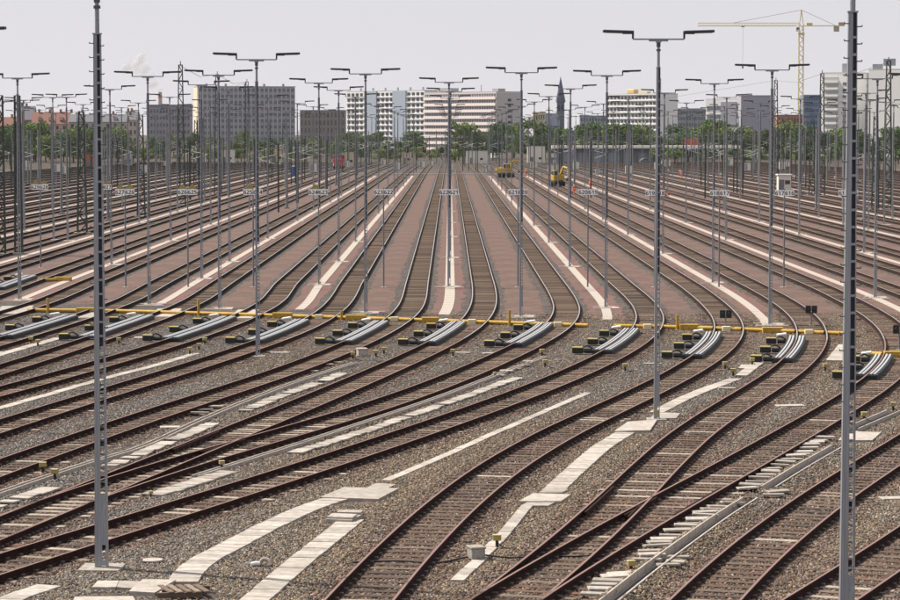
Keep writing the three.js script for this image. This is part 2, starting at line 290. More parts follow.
for (let k = -26; k <= 26; k++) {
  const d0 = Math.abs(k) > 19 ? 300 : startOf(k), near = k >= -5 && k <= 7;
  const label = k >= -8 && k <= 6 ? k >= -5 && k <= 5 ? `rusty railway track through the ${ordinal[k + 5]} whole retarder, under number ${railNo(k)}` : k === 6 ? 'rusty railway track beside the open trough at the lower right' : `rusty railway track, ${ordinal[-6 - k]} one left of the first whole retarder` : k < -8 ? `straight railway track, ${ordinal[-9 - k]} one left of the track under 629` : `straight railway track, ${ordinal[k - 7]} one right of the track under 615`;
  const t = thing('railway_track', label, 'track', [0, 0, 0], 0, 'tracks of the sorting yard');
  const path = trackPath(k, d0, END);
  // rust-stained ballast between and beside the rails
  const L = [], Q = [];
  for (const p of (() => { const r = []; for (let d = d0; d < END; d += d < 240 ? 0.8 : 20) r.push(trackPoint(k, d)); return r; })()) {
    const hw = p.z < -150 ? 0.84 : 0.95, w = hw + 0.5 * (fbm(p.z * 0.7 + k * 31, k * 5.3, 3) - 0.47), w2 = hw + 0.5 * (fbm(p.z * 0.7 + k * 31 + 77, k * 5.3, 3) - 0.47);
    L.push([p.x - p.nx * w, p.z - p.nz * w]); Q.push([p.x + p.nx * w2, p.z + p.nz * w2]);
  }
  part('ballast_strip', sheet(L, Q, 0.012 + 0.0045 * (((k % 2) + 2) % 2)), M.strip, t);
  for (const s of [-1, 1]) {
    const rp = sub(path, s * GA), rail = part('rail', sweep(rp, RAIL_SEC, SL_Y), M.rail, t);
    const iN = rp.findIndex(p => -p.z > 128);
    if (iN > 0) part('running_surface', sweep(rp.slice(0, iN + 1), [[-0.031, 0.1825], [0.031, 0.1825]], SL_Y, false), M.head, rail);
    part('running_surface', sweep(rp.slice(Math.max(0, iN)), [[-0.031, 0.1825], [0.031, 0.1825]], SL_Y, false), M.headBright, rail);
  }
  // sleepers: singly where they can be told apart, joined farther off
  {
    const far = [], farCol = [], clips = []; let d = d0 + 0.2, n = 0;
    while (d < 690) {
      const p = trackPoint(k, d); let lo = d > 150 ? -0.84 : -0.98 - 0.32 * R() * R(), hi = d > 150 ? 0.84 : 0.98 + 0.32 * R() * R(), skip = false, sw = false;
      for (const [a, b] of [[0, 1], [4, 5]]) {       // long timbers under the two turnouts
        const gap = trackX(b, d) - trackX(a, d);
        if (gap < 2.75) { if (k === b) skip = d > startOf(b) - 1; if (k === a) { hi = 1.2 + Math.max(0, gap); sw = true; } }
      }
      const inFrame = Math.abs(p.x) < d * 0.185 + 10;
      if (!skip && (d > 98 || inFrame)) {
        const w = hi - lo + rr(-0.05, 0.05), u = (hi + lo) / 2 + rr(-0.04, 0.04), y = SL_Y - 0.08 - R() * 0.006, a = -p.ang + rr(-0.012, 0.012);
        const cx = p.x + p.nx * u, cz = p.z + p.nz * u;
        if (d < 98) {
          const pale = sw ? (p.x < -2 ? 0.8 : 0.4) : (k === 2 || k === 3) ? (k === 2 && p.x < -4 ? 0.5 : 0.08) : k === 6 ? 0.1 : 0.2;
          const q = R(); const mat = q < pale * fbm(d * 0.3 + k * 7, 3, 2) * 2 ? woodsPale[Math.floor(R() * 4)] : R() < (sw ? 0.06 : 0.012) ? woodRed : woods[Math.floor(R() * 5)];
          const m = new THREE.Mesh(sleeperGeo[n % 3], mat); m.name = 'sleeper'; m.position.set(cx, y, cz); m.rotation.y = a; m.scale.set(w, 1, rr(0.93, 1.06)); t.add(m);
        } else if (R() > 0.1) { const n0 = far.length / 3; slat(far, cx, y + 0.08, cz, a, w / 2, 0.125); const tone = 0.45 + 1.1 * R(), red = 0.95 + 0.12 * R(); for (let q = far.length / 3 - n0; q > 0; q--) farCol.push(tone * red, tone, tone * 0.97); }
        if (d < 112) for (const s of [-1, 1]) for (const o of [-0.115, 0.115]) clips.push(bx(0.075, 0.055, 0.13, p.x + p.nx * (s * GA + o), SL_Y + 0.028, p.z + p.nz * (s * GA + o), -p.ang));
      } else if (skip && d < 112) for (const s of [-1, 1]) for (const o of [-0.115, 0.115]) clips.push(bx(0.075, 0.055, 0.13, p.x + p.nx * (s * GA + o), SL_Y + 0.028, p.z + p.nz * (s * GA + o), -p.ang));
      d += 0.62; n++;
    }
    if (far.length) { const fg = new THREE.BufferGeometry(); fg.setAttribute('position', new THREE.Float32BufferAttribute(far, 3)); fg.setAttribute('uv', new THREE.Float32BufferAttribute(new Float32Array(far.length / 3 * 2).map((_, i) => far[(i >> 1) * 3 + (i & 1 ? 2 : 0)]), 2)); fg.setAttribute('color', new THREE.Float32BufferAttribute(farCol, 3)); fg.computeVertexNormals(); const m = part('far_sleepers', fg, M.farWood, t); m.userData.kind = 'stuff'; }
    if (clips.length) { const m = part('rail_fastenings', clips, M.clip, t); m.userData.kind = 'stuff'; }
  }
}
// check rails and frog noses of the two turnouts
for (const [a, b, nm] of [[0, 1, 'left'], [4, 5, 'right']]) {
  let df = 60; while (trackX(b, df) - trackX(a, df) < 2 * GA && df < 120) df += 0.1;
  const g = thing('turnout_crossing', nm === 'left' ? 'rusty steel turnout crossing with guard rails near the left edge' : 'rusty steel turnout crossing with guard rails near the bottom right', 'rail crossing', [0, 0, 0]);
  const G2 = [[-0.03, 0.03], [-0.03, 0.165], [0.03, 0.165], [0.03, 0.03]];
  for (const [k, s] of [[a, -1], [b, 1]]) part('guard_rail', sweep(sub(trackPath(k, df - 2.6, df + 2.6), s * (GA - 0.115)), G2, SL_Y), M.rail, g);
  part('wing_rail', sweep(sub(trackPath(a, df - 3.2, df + 0.2), GA - 0.13), G2, SL_Y), M.rail, g);
  part('wing_rail', sweep(sub(trackPath(b, df - 3.2, df + 0.2), -GA + 0.13), G2, SL_Y), M.rail, g);
}
/* ---------------------------------------------------------------- concrete walkways and cable troughs */
const KEEP = [];       // footprints kept free of loose stone: [x0, z0, x1, z1, radius]
function polyline(px, step) {           // surveyed points to an evenly stepped path
  const v = px.map(p => G(p[0], p[1], 0.03)), c = new THREE.CatmullRomCurve3(v, false, 'centripetal'), n = Math.max(1, Math.round(c.getLength() / step)), r = [];
  for (let i = 0; i <= n; i++) { const p = c.getPointAt(i / n), t = c.getTangentAt(i / n), L = Math.hypot(t.x, t.z); r.push({ x: p.x, z: p.z, tx: t.x / L, tz: t.z / L, nx: -t.z / L, nz: t.x / L }); }
  for (let i = 0; i < n; i++) KEEP.push([r[i].x, r[i].z, r[i + 1].x, r[i + 1].z]);
  return r;
}
function quadSlab(a, b, c, d, y0, y1) {       // slab with four given corners
  const g = new THREE.BufferGeometry(), v = [a, b, c, d], pos = [], uv = [];
  const P = (i, y) => [v[i % 4][0], y, v[i % 4][1]];
  const tri = (...t) => { for (const q of t) { pos.push(...q); uv.push(q[0] + q[1], q[2]); } };
  tri(P(0, y1), P(1, y1), P(2, y1)); tri(P(0, y1), P(2, y1), P(3, y1));
  for (let i = 0; i < 4; i++) { tri(P(i, y0), P(i + 1, y0), P(i + 1, y1)); tri(P(i, y0), P(i + 1, y1), P(i, y1)); }
  g.setAttribute('position', new THREE.Float32BufferAttribute(pos, 3)); g.setAttribute('uv', new THREE.Float32BufferAttribute(uv, 2)); g.computeVertexNormals(); return g;
}
function walkway(px, width, pieceLen, top = 0.06, mats = concs) {
  const o = new THREE.Group(); o.name = numbered('cable_walkway'); o.userData.kind = 'structure'; scene.add(o);
  const r = polyline(px, pieceLen), n0 = KEEP.length - (r.length - 1);
  for (let i = n0; i < KEEP.length; i++) KEEP[i][4] = width / 2 + 0.03;
  for (let i = 0; i < r.length - 1; i++) {
    const a = r[i], b = r[i + 1], w = width / 2, g = 0.012, j = rr(-0.012, 0.012), y = top + rr(-0.006, 0.006);
    const at = (p, s, e) => [p.x + p.nx * (s * w + j) + p.tx * e, p.z + p.nz * (s * w + j) + p.tz * e];
    part('slab', quadSlab(at(a, -1, g), at(a, 1, g), at(b, 1, -g), at(b, -1, -g), -0.02, y), mats[Math.floor(R() * 3)], o);
  }
  return o;
}
function slabPad(corners, top, label, mat) {     // a pad of laid slabs given by four surveyed corners
  const c = corners.map(p => { const q = G(p[0], p[1], top); return [q.x, q.z]; });
  const m = part(numbered('concrete_pad'), quadSlab(...c, -0.02, top), mat || concs[Math.floor(R() * 3)], scene); tag(m, label, 'concrete slab');
  const mx = (c[0][0] + c[2][0]) / 2, mz = (c[0][1] + c[2][1]) / 2, e1 = [(c[0][0] + c[3][0]) / 2, (c[0][1] + c[3][1]) / 2], e2 = [(c[1][0] + c[2][0]) / 2, (c[1][1] + c[2][1]) / 2];
  KEEP.push([e1[0], e1[1], e2[0], e2[1], Math.hypot(c[0][0] - c[3][0], c[0][1] - c[3][1]) / 2 + 0.03]); return m;
}
function curveWalk(j, d0, d1, w, top) {          // long strip in the middle of a gap between straight tracks
  const path = []; for (let d = d0; d <= d1; d += d < 200 ? 1.5 : 20) { const e = 0.4, f = q => (trackX(j - 1, q) + trackX(j, q)) / 2, s = (f(d + e) - f(d - e)) / (2 * e), L = Math.hypot(s, 1); path.push({ x: f(d), z: -d, nx: 1 / L, nz: s / L }); }
  return sweep(path, [[-w / 2, -0.02], [-w / 2, top], [w / 2, top], [w / 2, -0.02]], 0);
}
const WALKS = [];
const gapX = (j, d) => (trackX(j - 1, d) + trackX(j, d)) / 2;
for (let j = -18; j <= 18; j += 2) {
  const d0 = Math.abs(j) > 6 ? 170 : PIPE_D(4.5 * j) + 2, g = [curveWalk(j, d0, 640, j === 0 ? 0.66 : 0.54, 0.035)];
  struct('cable_walkway', g[0], M.conc); WALKS.push(j);
}
// walkways in front of the retarders
walkway([[182, 583], [192, 570], [207, 559], [230, 547], [270, 526], [318, 505], [345, 497]], 0.72, 0.5);
walkway([[386, 481], [430, 462], [500, 431], [555, 407], [588, 393]], 0.30, 1.0, 0.05);
walkway([[249, 606], [290, 570], [352, 520]], 0.66, 0.5);
walkway([[457, 581], [482, 557], [505, 533], [527, 506]], 0.32, 0.8, 0.06);
walkway([[552, 492], [578, 468], [604, 446], [625, 433]], 0.66, 0.5);
walkway([[656, 413], [690, 396], [735, 379]], 0.55, 0.8);
walkway([[741, 376], [758, 363]], 0.5, 0.8);
walkway([[834, 361], [846, 345]], 0.75, 1.0);
walkway([[-8, 410.5], [40, 397], [107, 378], [150, 367], [196, 353.5]], 0.42, 1.0, 0.05);
walkway([[-8, 357], [20, 349], [60, 338]], 0.55, 1.0, 0.05);
walkway([[-10, 612], [20, 596], [50, 586]], 0.62, 0.5);
walkway([[0, 352], [-30, 362]], 0.5, 1.0);
slabPad([[320, 497], [344, 487], [399, 488], [378, 499]], 0.09, 'large pale concrete cover slabs where the walkway meets the thin strip');
slabPad([[362, 490], [376, 483], [396, 484], [384, 490]], 0.05, 'small pale concrete slab behind the large cover slabs');
slabPad([[519, 501], [533, 493], [571, 494], [561, 501]], 0.08, 'pale concrete slab cross in the middle of the right walkway', concs[0]);
slabPad([[521, 505.5], [528, 501.6], [556, 501.6], [548, 505.5]], 0.05, 'front edge slab of the concrete cross on the right walkway', concs[1]);
slabPad([[538, 492.4], [547, 488], [569, 489], [562, 492.4]], 0.05, 'rear edge slab of the concrete cross on the right walkway', concs[3]);
slabPad([[614, 431], [628, 421.5], [657, 419.5], [650, 430]], 0.07, 'pale concrete slabs at the foot of the lamp mast', concs[0]);
slabPad([[650, 418], [656, 412], [680, 413], [676, 418]], 0.05, 'worn pale slab just behind the lamp mast foot', concs[1]);
slabPad([[92, 587], [98, 580.5], [119, 580.5], [116, 587]], 0.06, 'left one of two pale slabs beside the tall lamp mast');
slabPad([[116.6, 587], [119.6, 580.5], [141, 581], [133, 588]], 0.06, 'right one of two pale slabs beside the tall lamp mast');
slabPad([[129, 591], [143, 579], [176, 579.5], [155, 592.5]], 0.085, 'pale slab at the lower end of the curved walkway', concs[0]);
slabPad([[151, 593], [161, 586], [198, 586.5], [190, 593.5]], 0.05, 'pale slab under the wooden pallet', concs[2]);
slabPad([[73, 601], [75, 596.5], [133, 596], [136, 601]], 0.06, 'long pale slab cut by the bottom edge', concs[2]);
slabPad([[838, 440], [846, 431], [881, 432], [872, 440]], 0.06, 'pale concrete slabs beside the open trough frame', concs[0]);
slabPad([[74, 317.5], [82, 311], [98, 311], [93, 317.5]], 0.06, 'pale slab under the yellow duct at the left mast', concs[1]);
slabPad([[149, 316.5], [158, 308.5], [182, 308.5], [175, 316.5]], 0.05, 'wide pale slab under the yellow duct behind the second retarder', concs[0]);
slabPad([[229, 318], [238, 309.5], [259, 309.5], [252, 318]], 0.05, 'pale slab under the yellow duct behind the third retarder', concs[0]);
slabPad([[-6, 314], [2, 306], [34, 305.5], [28, 313.5]], 0.05, 'pale slab at the left edge beside the yellow duct', concs[1]);
slabPad([[738, 368], [741, 364.5], [749, 364.5], [747, 368]], 0.05, 'small pale slab behind the last bollard of the right walkway');
// thin slabs and scraps of concrete lying about on the stone
for (const [x, y, w, d, lab] of [[492, 326 + 27, 0.9, 0.5, 'between the third and fourth retarder'], [790, 405.5, 1.1, 0.5, 'in the stone right of the switch'], [896, 498, 0.9, 0.5, 'at the right edge beyond the tall mast'], [170, 427, 0.7, 0.5, 'left of the lidded trough'], [145, 337.5, 1.1, 0.9, 'right of the bollard by the left mast'], [280, 352.5, 0.9, 0.4, 'beside the foot of the lamp mast'], [727, 388, 0.7, 0.4, 'in front of the right walkway bollard'], [461, 352.5, 0.9, 0.35, 'right of the middle bollard'], [652, 363.5, 0.8, 0.4, 'left of the lamp mast shaft']]) {
  const p = G(x, y, 0.04); const m = part(numbered('flat_slab'), rbx(w, 0.05, d, 0.01), concs[Math.floor(R() * 4)], scene); m.position.set(p.x, 0.035, p.z); m.rotation.y = rr(-0.25, 0.25); tag(m, 'thin concrete slab lying ' + lab, 'concrete slab'); KEEP.push([p.x - w / 2, p.z, p.x + w / 2, p.z, d / 2]);
}
const BERM = [];
function openTrough(px, w, label, h = 0.16, bank = 0) {     // open cable trough: floor, two walls, set into the stone
  const r = polyline(px, 1.0), n0 = KEEP.length - (r.length - 1); for (let i = n0; i < KEEP.length; i++) KEEP[i][4] = w / 2 + 0.04;
  const t = thing('cable_trough', label, 'cable trough'), a = w / 2, b = a - 0.045;
  part('trough_floor', sweep(r, [[-b, -0.02], [-b, 0.02], [b, 0.02], [b, -0.02]]), M.concGrey, t);
  part('trough_wall', sweep(r, [[-a, -0.02], [-a, h], [-b, h], [-b, -0.02]]), M.conc, t);
  part('trough_wall', sweep(r, [[b, -0.02], [b, h], [a, h], [a, -0.02]]), M.conc, t);
  for (const [q, c] of [[-0.1, M.black], [0.05, M.black], [0.12, M.steelDark]]) part('cable', sweep(sub(r, q * w * 1.4), [[-0.02, 0.02], [-0.014, 0.05], [0.014, 0.05], [0.02, 0.02]]), c, t);
  if (bank) for (const s of [-1, 1]) {      // stone banked up against the outside of the trough
    const pos = [], uv = [], col = []; const wob = r.map(p => bank * (0.8 + 0.5 * fbm(p.x * 1.3 + 20, p.z * 1.3 + 200, 2)));
    for (let i = 0; i < r.length - 1; i++) { const c = (p, u, y) => [p.x + p.nx * u * s, y, p.z + p.nz * u * s], A = c(r[i], a, h - 0.03), B = c(r[i + 1], a, h - 0.03), C = c(r[i + 1], a + wob[i + 1], -0.005), D = c(r[i], a + wob[i], -0.005); for (const p of s > 0 ? [A, D, C, A, C, B] : [A, C, D, A, B, C]) { pos.push(...p); uv.push(p[0], p[2]); col.push(1.1, 0.98, 0.85); } BERM.push([r[i].x, r[i].z, r[i + 1].x, r[i + 1].z, a, bank, h - 0.03]); }
    const g = new THREE.BufferGeometry(); g.setAttribute('position', new THREE.Float32BufferAttribute(pos, 3)); g.setAttribute('uv', new THREE.Float32BufferAttribute(uv, 2)); g.setAttribute('color', new THREE.Float32BufferAttribute(col, 3)); g.computeVertexNormals(); struct('ballast_bank', g, M.ground);
  }
  return r;
}
const lidGeo = [0, 1, 2].map(i => rbx(0.64, 0.06, 0.38, 0.012));
function lids(px, spacing, label, group, len = 1, sd = 1, off = 0, tight = false) {   // lifted lids lying crosswise in a loose row
  const r = polyline(px, spacing); for (let i = KEEP.length - (r.length - 1); i < KEEP.length; i++) KEEP[i][4] = 0.18;
  for (const p of r) {
    if (R() < 0.06) continue;
    const m = part(numbered('trough_lid'), lidGeo[Math.floor(R() * 3)], concs[Math.floor(R() * 4)], scene);
    m.position.set(p.x + rr(-0.1, 0.1), (px[0][0] > 590 && off === 0 ? 0.09 : 0.05) + rr(0, 0.07), p.z + rr(-0.06, 0.06)); m.rotation.set(rr(-0.1, 0.06), rr(-0.22, 0.22) + off, rr(-0.05, 0.05)); m.scale.set(len * rr(0.85, 1.08), 1, sd);
    if (tight) { m.position.set(p.x + p.nx * rr(-0.05, 0.05), 0.045 + rr(0, 0.02), p.z + p.nz * rr(-0.05, 0.05)); m.rotation.set(0, Math.atan2(-p.nz, p.nx) + rr(-0.09, 0.09), rr(-0.03, 0.03)); }
    tag(m, label, 'trough lid', group);
  }
}
openTrough([[608, 608], [650, 574], [690, 544], [722, 521], [750, 503]], 0.46, 'open concrete cable trough at the bottom right', 0.2, 0.5);
openTrough([[768, 491], [800, 471], [838, 449]], 0.46, 'open concrete cable trough leading to the concrete slabs at right', 0.17, 0.45);
lids([[596, 598], [606, 587], [617, 577]], 0.62, 'loose pale trough lid in the lower row beside the open trough', 'lifted lids, lower row', 1.05);
lids([[645, 563], [660, 548], [684, 531], [706, 517], [730, 506]], 0.7, 'loose pale trough lid in the middle row beside the open trough', 'lifted lids, middle row', 1.08);
lids([[750, 491], [757, 484], [773, 472], [793, 460], [813, 447], [824, 440]], 0.8, 'loose pale trough lid in the upper row beside the open trough', 'lifted lids, upper row', 1.05);
lids([[772, 497], [779, 494]], 0.5, 'loose pale trough lid at the gap between the two open troughs', 'lifted lids at the gap', 1.0);
lids([[666, 570], [676, 561]], 0.9, 'loose pale trough lid lying right of the open trough', 'lifted lids right of the trough', 0.8);
// left troughs with their lids pushed aside
openTrough([[-6, 497], [40, 481], [85, 466], [140, 449], [200, 422], [240, 405], [300, 382], [355, 364]], 0.26, 'long narrow cable trough left of the left turnout', 0.12);
lids([[-4, 507], [20, 499], [48, 490]], 0.46, 'pale lid lying beside the left trough near the frame edge', 'lids by the left trough, lower row', 0.95, 1.1, 0.2, true);
lids([[112, 466], [140, 455], [175, 440], [212, 425]], 0.46, 'pale lid lying beside the left trough past the tall mast', 'lids by the left trough, middle row', 0.9, 1.1, 0.3, true);
lids([[247, 411], [275, 399], [300, 390], [330, 379], [342, 374]], 0.47, 'pale lid lying beside the far half of the left trough', 'lids by the left trough, far row', 0.9, 1.1, 0.3, true);
lids([[312, 372], [324, 367.5], [335, 363]], 1.6, 'tilted pale lid near the yellow bollards', 'tilted lids near the bollards', 1.0, 1.0, 0.1);
lids([[195, 418], [204, 412], [216, 408]], 1.1, 'pale lid in the heap left of the lidded trough', 'lids heaped left of the trough', 1.0);
openTrough([[195, 478], [240, 464], [300, 445], [370, 422], [440, 398], [500, 375], [545, 358]], 0.24, 'long narrow cable trough right of the left turnout', 0.12);
lids([[156, 495], [180, 488], [226, 473]], 0.46, 'pale lid in the near row of the trough right of the turnout', 'lids right of the turnout, near row', 1.1, 1.1, 0.3, true);
lids([[297, 453], [340, 440], [380, 427], [420, 413], [455, 401], [516, 379]], 0.47, 'pale lid in the far row of the trough right of the turnout', 'lids right of the turnout, far row', 0.8, 1.1, 0.3, true);
lids([[486, 383], [498, 376], [515, 370], [530, 363]], 1.5, 'tilted pale lid near the far end of the trough', 'tilted lids at the trough end', 0.9);
// box with a lifted lid where the two near walkways meet
{
  const p = G(345, 517, 0.1), t = thing('cable_pit', 'open concrete cable pit with lifted cover at the top of the lower walkway', 'cable pit', [p.x, 0, p.z], -0.25);
  part('pit_wall', bx(0.72, 0.14, 0.08, 0, 0.05, 0.55), concs[0], t); part('pit_wall', bx(0.08, 0.14, 1.02, -0.32, 0.05, 0), concs[1], t); part('pit_wall', bx(0.08, 0.14, 1.02, 0.32, 0.05, 0), concs[1], t);
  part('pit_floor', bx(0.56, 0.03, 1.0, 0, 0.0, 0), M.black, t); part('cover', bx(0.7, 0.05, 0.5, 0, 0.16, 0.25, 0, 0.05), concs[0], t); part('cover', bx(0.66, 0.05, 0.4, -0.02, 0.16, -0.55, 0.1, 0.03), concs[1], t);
  KEEP.push([p.x, p.z - 0.5, p.x, p.z + 0.5, 0.45]);
}
{ const p = G(153, 561, 0.03), m = part('manhole_cover', new THREE.LatheGeometry([[0, 0], [0.25, 0], [0.25, 0.05], [0.235, 0.065], [0.2, 0.065], [0.195, 0.058], [0, 0.058]].map(a => new THREE.Vector2(...a)).reverse(), 28), concs[2], scene); m.position.copy(p); m.position.y = 0.01; tag(m, 'round white concrete cover on the stone right of the tall mast', 'manhole cover'); KEEP.push([p.x, p.z, p.x + .01, p.z, 0.28]); }
{ // wooden pallet
  const p = G(184, 592, 0.1), t = thing('wooden_pallet', 'weathered wooden pallet lying at the lower end of the curved walkway', 'pallet', [p.x, 0.05, p.z], 0.12);
  for (let i = 0; i < 5; i++) part('board', bx(0.13, 0.024, 1.0, -0.4 + i * 0.2, 0.132, 0, 0.25), woodsPale[i % 2 ? 1 : 3], t);
  for (const z of [-0.4, 0, 0.4]) part('bearer', bx(1.0, 0.09, 0.1, -z * 0.25, 0.07, z), woods[3], t);
  for (const z of [-0.4, 0.4]) part('bottom_board', bx(1.0, 0.022, 0.11, -z * 0.25, 0.012, z), woods[3], t);
  KEEP.push([p.x - 0.4, p.z, p.x + 0.4, p.z, 0.55]);
}
{ // bent plastic pipe
  const p = G(262, 567, 0), t = thing('bent_pipe', 'short bent white plastic pipe lying between the two near walkways', 'pipe', [p.x, 0, p.z]);
  part('pipe_arm', tube([[-0.27, 0.07, 0.05], [-0.15, 0.09, 0.02], [-0.05, 0.08, 0]], 0.055, 10), M.white, t); part('pipe_bend', tube([[-0.06, 0.06, 0], [0.02, 0.18, -0.02], [0.16, 0.17, 0.02], [0.24, 0.06, 0.08]], 0.05, 10), concs[1], t);
}
{ // small concrete junction box on the strip
  const p = G(476, 556, 0.1), t = thing('junction_box', 'small grey concrete box standing on the narrow strip', 'box', [p.x, 0, p.z], 0.3);
  part('body', rbx(0.34, 0.26, 0.42, 0.015, 0, 0.17, 0), M.concGrey, t); part('lid', rbx(0.38, 0.05, 0.46, 0.012, 0, 0.325, 0), concs[3], t);
  const m = tag(part(numbered('ground_cable'), tube([[-3.0, 0.05, 0.6], [-1.8, 0.06, 0.5], [-1.0, 0.05, 0.7], [-0.2, 0.1, 0.15]].map(a => [p.x + a[0], a[1], p.z + a[2]]), 0.022, 6, 30), M.black, scene), 'thin black cable running left of the concrete box', 'cable');
  tag(part(numbered('ground_cable'), tube([[0.1, 0.12, -0.1], [0.9, 0.05, -0.05], [1.6, 0.06, -0.3], [2.5, 0.06, -0.2], [3.2, 0.05, -0.5]].map(a => [p.x + a[0], a[1], p.z + a[2]]), 0.022, 6, 30), M.black, scene), 'thin black cable running right of the concrete box to the rails', 'cable');
}
/* ---------------------------------------------------------------- bollards (wheel sensor posts) */
let bollard0;
function bollard(x, y, label, s = 1) {
  const p = G(x, y);
  if (!bollard0) {
    bollard0 = thing('sensor_post', label, 'bollard', [p.x, 0, p.z], 0, 'yellow sensor posts in the stone');
    part('post', cyl(0.07, 0.07, 0.4, 0, 0.2, 0, 10), M.black, bollard0);
    part('foot', rbx(0.3, 0.08, 0.3, 0.015, 0, 0.03, 0), concs[3], bollard0);
    part('head', rbx(0.34, 0.2, 0.26, 0.04, 0, 0.46, 0), M.yellowDull, bollard0);
    part('cap', rbx(0.36, 0.05, 0.28, 0.02, 0, 0.575, 0), std(0.42, 0.37, 0.22, 0.8), bollard0);
    part('cable', tube([[0.05, 0.25, 0.05], [0.25, 0.1, 0.12], [0.5, 0.03, 0.1], [0.75, 0.04, 0.2]], 0.02, 5), M.black, bollard0);
    bollard0.scale.setScalar(s * 0.62);
  } else { const c = copyOf(bollard0, [p.x, 0, p.z], rr(-0.5, 0.5), label); c.scale.setScalar(s * 0.62); }
}
for (const [x, y, l, s] of [
  [31, 344, 'at the left edge strip, the left one of two'], [38, 347, 'at the left edge strip, the right one of two'], [119, 345, 'just right of the tall left mast'], [190, 355, 'at the end of the pale strip, left of three'], [199, 351, 'at the end of the pale strip, middle of three'], [205, 345, 'at the end of the pale strip, right of three'],
  [353, 360, 'left of the small white box among the lids'], [376, 358, 'right of the small white box among the lids'], [384, 355, 'rightmost in the heap of lids'], [453, 357, 'below the retarder of track 621'], [542, 357, 'left of the far trough end'], [545, 368, 'in front of the far trough end'],
  [495, 378, 'low among the lids of the far trough', 0.7], [625, 372, 'alone right of the fifth track in front of its retarder'], [725, 370, 'left of the walkway end on the right'], [733, 377, 'on the walkway end on the right'], [752, 366, 'behind the walkway end on the right'], [825, 372, 'left of the rightmost retarder'],
  [43, 474, 'in the left foreground, the left one of two'], [55, 481, 'in the left foreground, the right one of two'], [222, 470, 'between trough and track in the left middle', 0.8], [497, 549, 'on the narrow strip in the foreground'], [631, 574, 'beside the open trough at the bottom', 0.9], [656, 420, 'against the foot of the lamp mast'],
  [864, 422, 'right of the tall right mast by the trough frame'], [893, 412, 'at the right edge beyond the trough frame'], [151, 498, 'tiny one beside the lidded trough', 0.55], [166, 341, 'left of the third retarder, low', 0.7]]) bollard(x, y, 'small yellow headed sensor post ' + l, s || 1);
// white relay box among the bollards
{ const p = G(362, 356), t = thing('relay_box', 'small white relay box among yellow sensor posts and lids', 'box', [p.x, 0, p.z], 0.3); part('body', rbx(0.45, 0.3, 0.4, 0.02, 0, 0.17, 0), concs[2], t); part('lid', rbx(0.5, 0.05, 0.45, 0.015, 0, 0.345, 0, 0, 0.05), concs[1], t); part('foot', bx(0.65, 0.06, 0.55, 0, 0.02, 0), concs[3], t); }
// trough frame at the right
openTrough([[851, 431], [872, 422], [893, 413]], 0.55, 'open concrete trough frame right of the tall right mast', 0.14);
/* ---------------------------------------------------------------- retarders */
function retarder(k, d0, d1, label) {
  const p0 = trackPoint(k, (d0 + d1) / 2), t = thing('rail_retarder', label, 'rail brake', [0, 0, 0], 0, 'retarders on the left rails');
  const path = []; for (let d = d0; d <= d1 + 0.01; d += (d1 - d0) / 12) path.push(trackPoint(k, d));
  const beam = [[-0.06, 0.05], [-0.065, 0.235], [-0.045, 0.27], [0.045, 0.27], [0.065, 0.235], [0.06, 0.05]];
  for (const u of [-0.32, -0.165, 0.165, 0.32]) { const bm = part('brake_beam', sweep(sub(path, -GA + u), beam, 0), M.steel, t); part('highlight_strip', sweep(sub(path, -GA + u), [[-0.046, 0.268], [-0.034, 0.284], [0.034, 0.284], [0.046, 0.268]], 0), M.beamHighlight, bm); }  // brighter strip carries the highlight along each beam top in its colour
  for (const u of [-0.43, 0.43]) part('side_plate', sweep(sub(path, -GA + u), [[-0.02, 0.0], [-0.02, 0.24], [0.02, 0.24], [0.02, 0.0]], 0), M.steelDark, t);
  part('bed_frame', sweep(sub(path, -GA), [[-0.5, 0.02], [-0.5, 0.045], [0.5, 0.045], [0.5, 0.02]], 0), M.steelDark, t);
  for (let i = 0; i <= 12; i += 1) { const p = path[i]; part('yoke', bx(0.86, 0.14, 0.14, p.x - p.nx * GA, 0.14, p.z - p.nz * GA, -p.ang), M.steelDark, t); }
  for (const f of [0.02, 0.4, 0.8]) {
    const d = d0 + (d1 - d0) * f, p = trackPoint(k, d), u = -GA - 1.2, X = p.x + p.nx * u, Z = p.z + p.nz * u;
    const a = part('actuator', rbx(0.5, 0.26, 0.42, 0.04, X, 0.18, Z, -p.ang), M.black, t);
    part('actuator_cap', rbx(0.54, 0.05, 0.46, 0.02, X, 0.33, Z, -p.ang), M.yellowDull, a);
    part('cylinder', bar([X + p.nx * 0.3, 0.17, Z + p.nz * 0.3], [X + p.nx * 0.8, 0.17, Z + p.nz * 0.8], 0.22, 10), M.steelDark, a);
    part('hose', tube([[X + 0.15, 0.3, Z + 0.1], [X + 0.4, 0.42, Z + 0.15], [X + 0.7, 0.28, Z + 0.1]], 0.04, 6), M.black, a);
  }
  const q = trackPoint(k, d1 - 0.6), u = -GA - 0.75; part('cover', rbx(0.5, 0.12, 0.4, 0.05, q.x + q.nx * u, 0.36, q.z + q.nz * u, -q.ang, 0, 0.15), M.white, t);
  KEEP.push([path[0].x - 1.2, path[0].z, path[12].x - 1.2, path[12].z, 1.1]);
}
const ordR = ['leftmost', 'second', 'third', 'fourth', 'fifth', 'sixth', 'seventh', 'eighth', 'ninth', 'tenth'];
const RET = [[-5, 131, 145.5], [-4, 130.5, 145.5], [-3, 129.5, 144.5], [-2, 128, 142], [-1, 127.5, 141], [0, 127, 140.5], [1, 126, 139.5], [2, 122, 135.5], [3, 119.5, 133], [4, 117.5, 130.5], [5, 109.5, 119.5]];
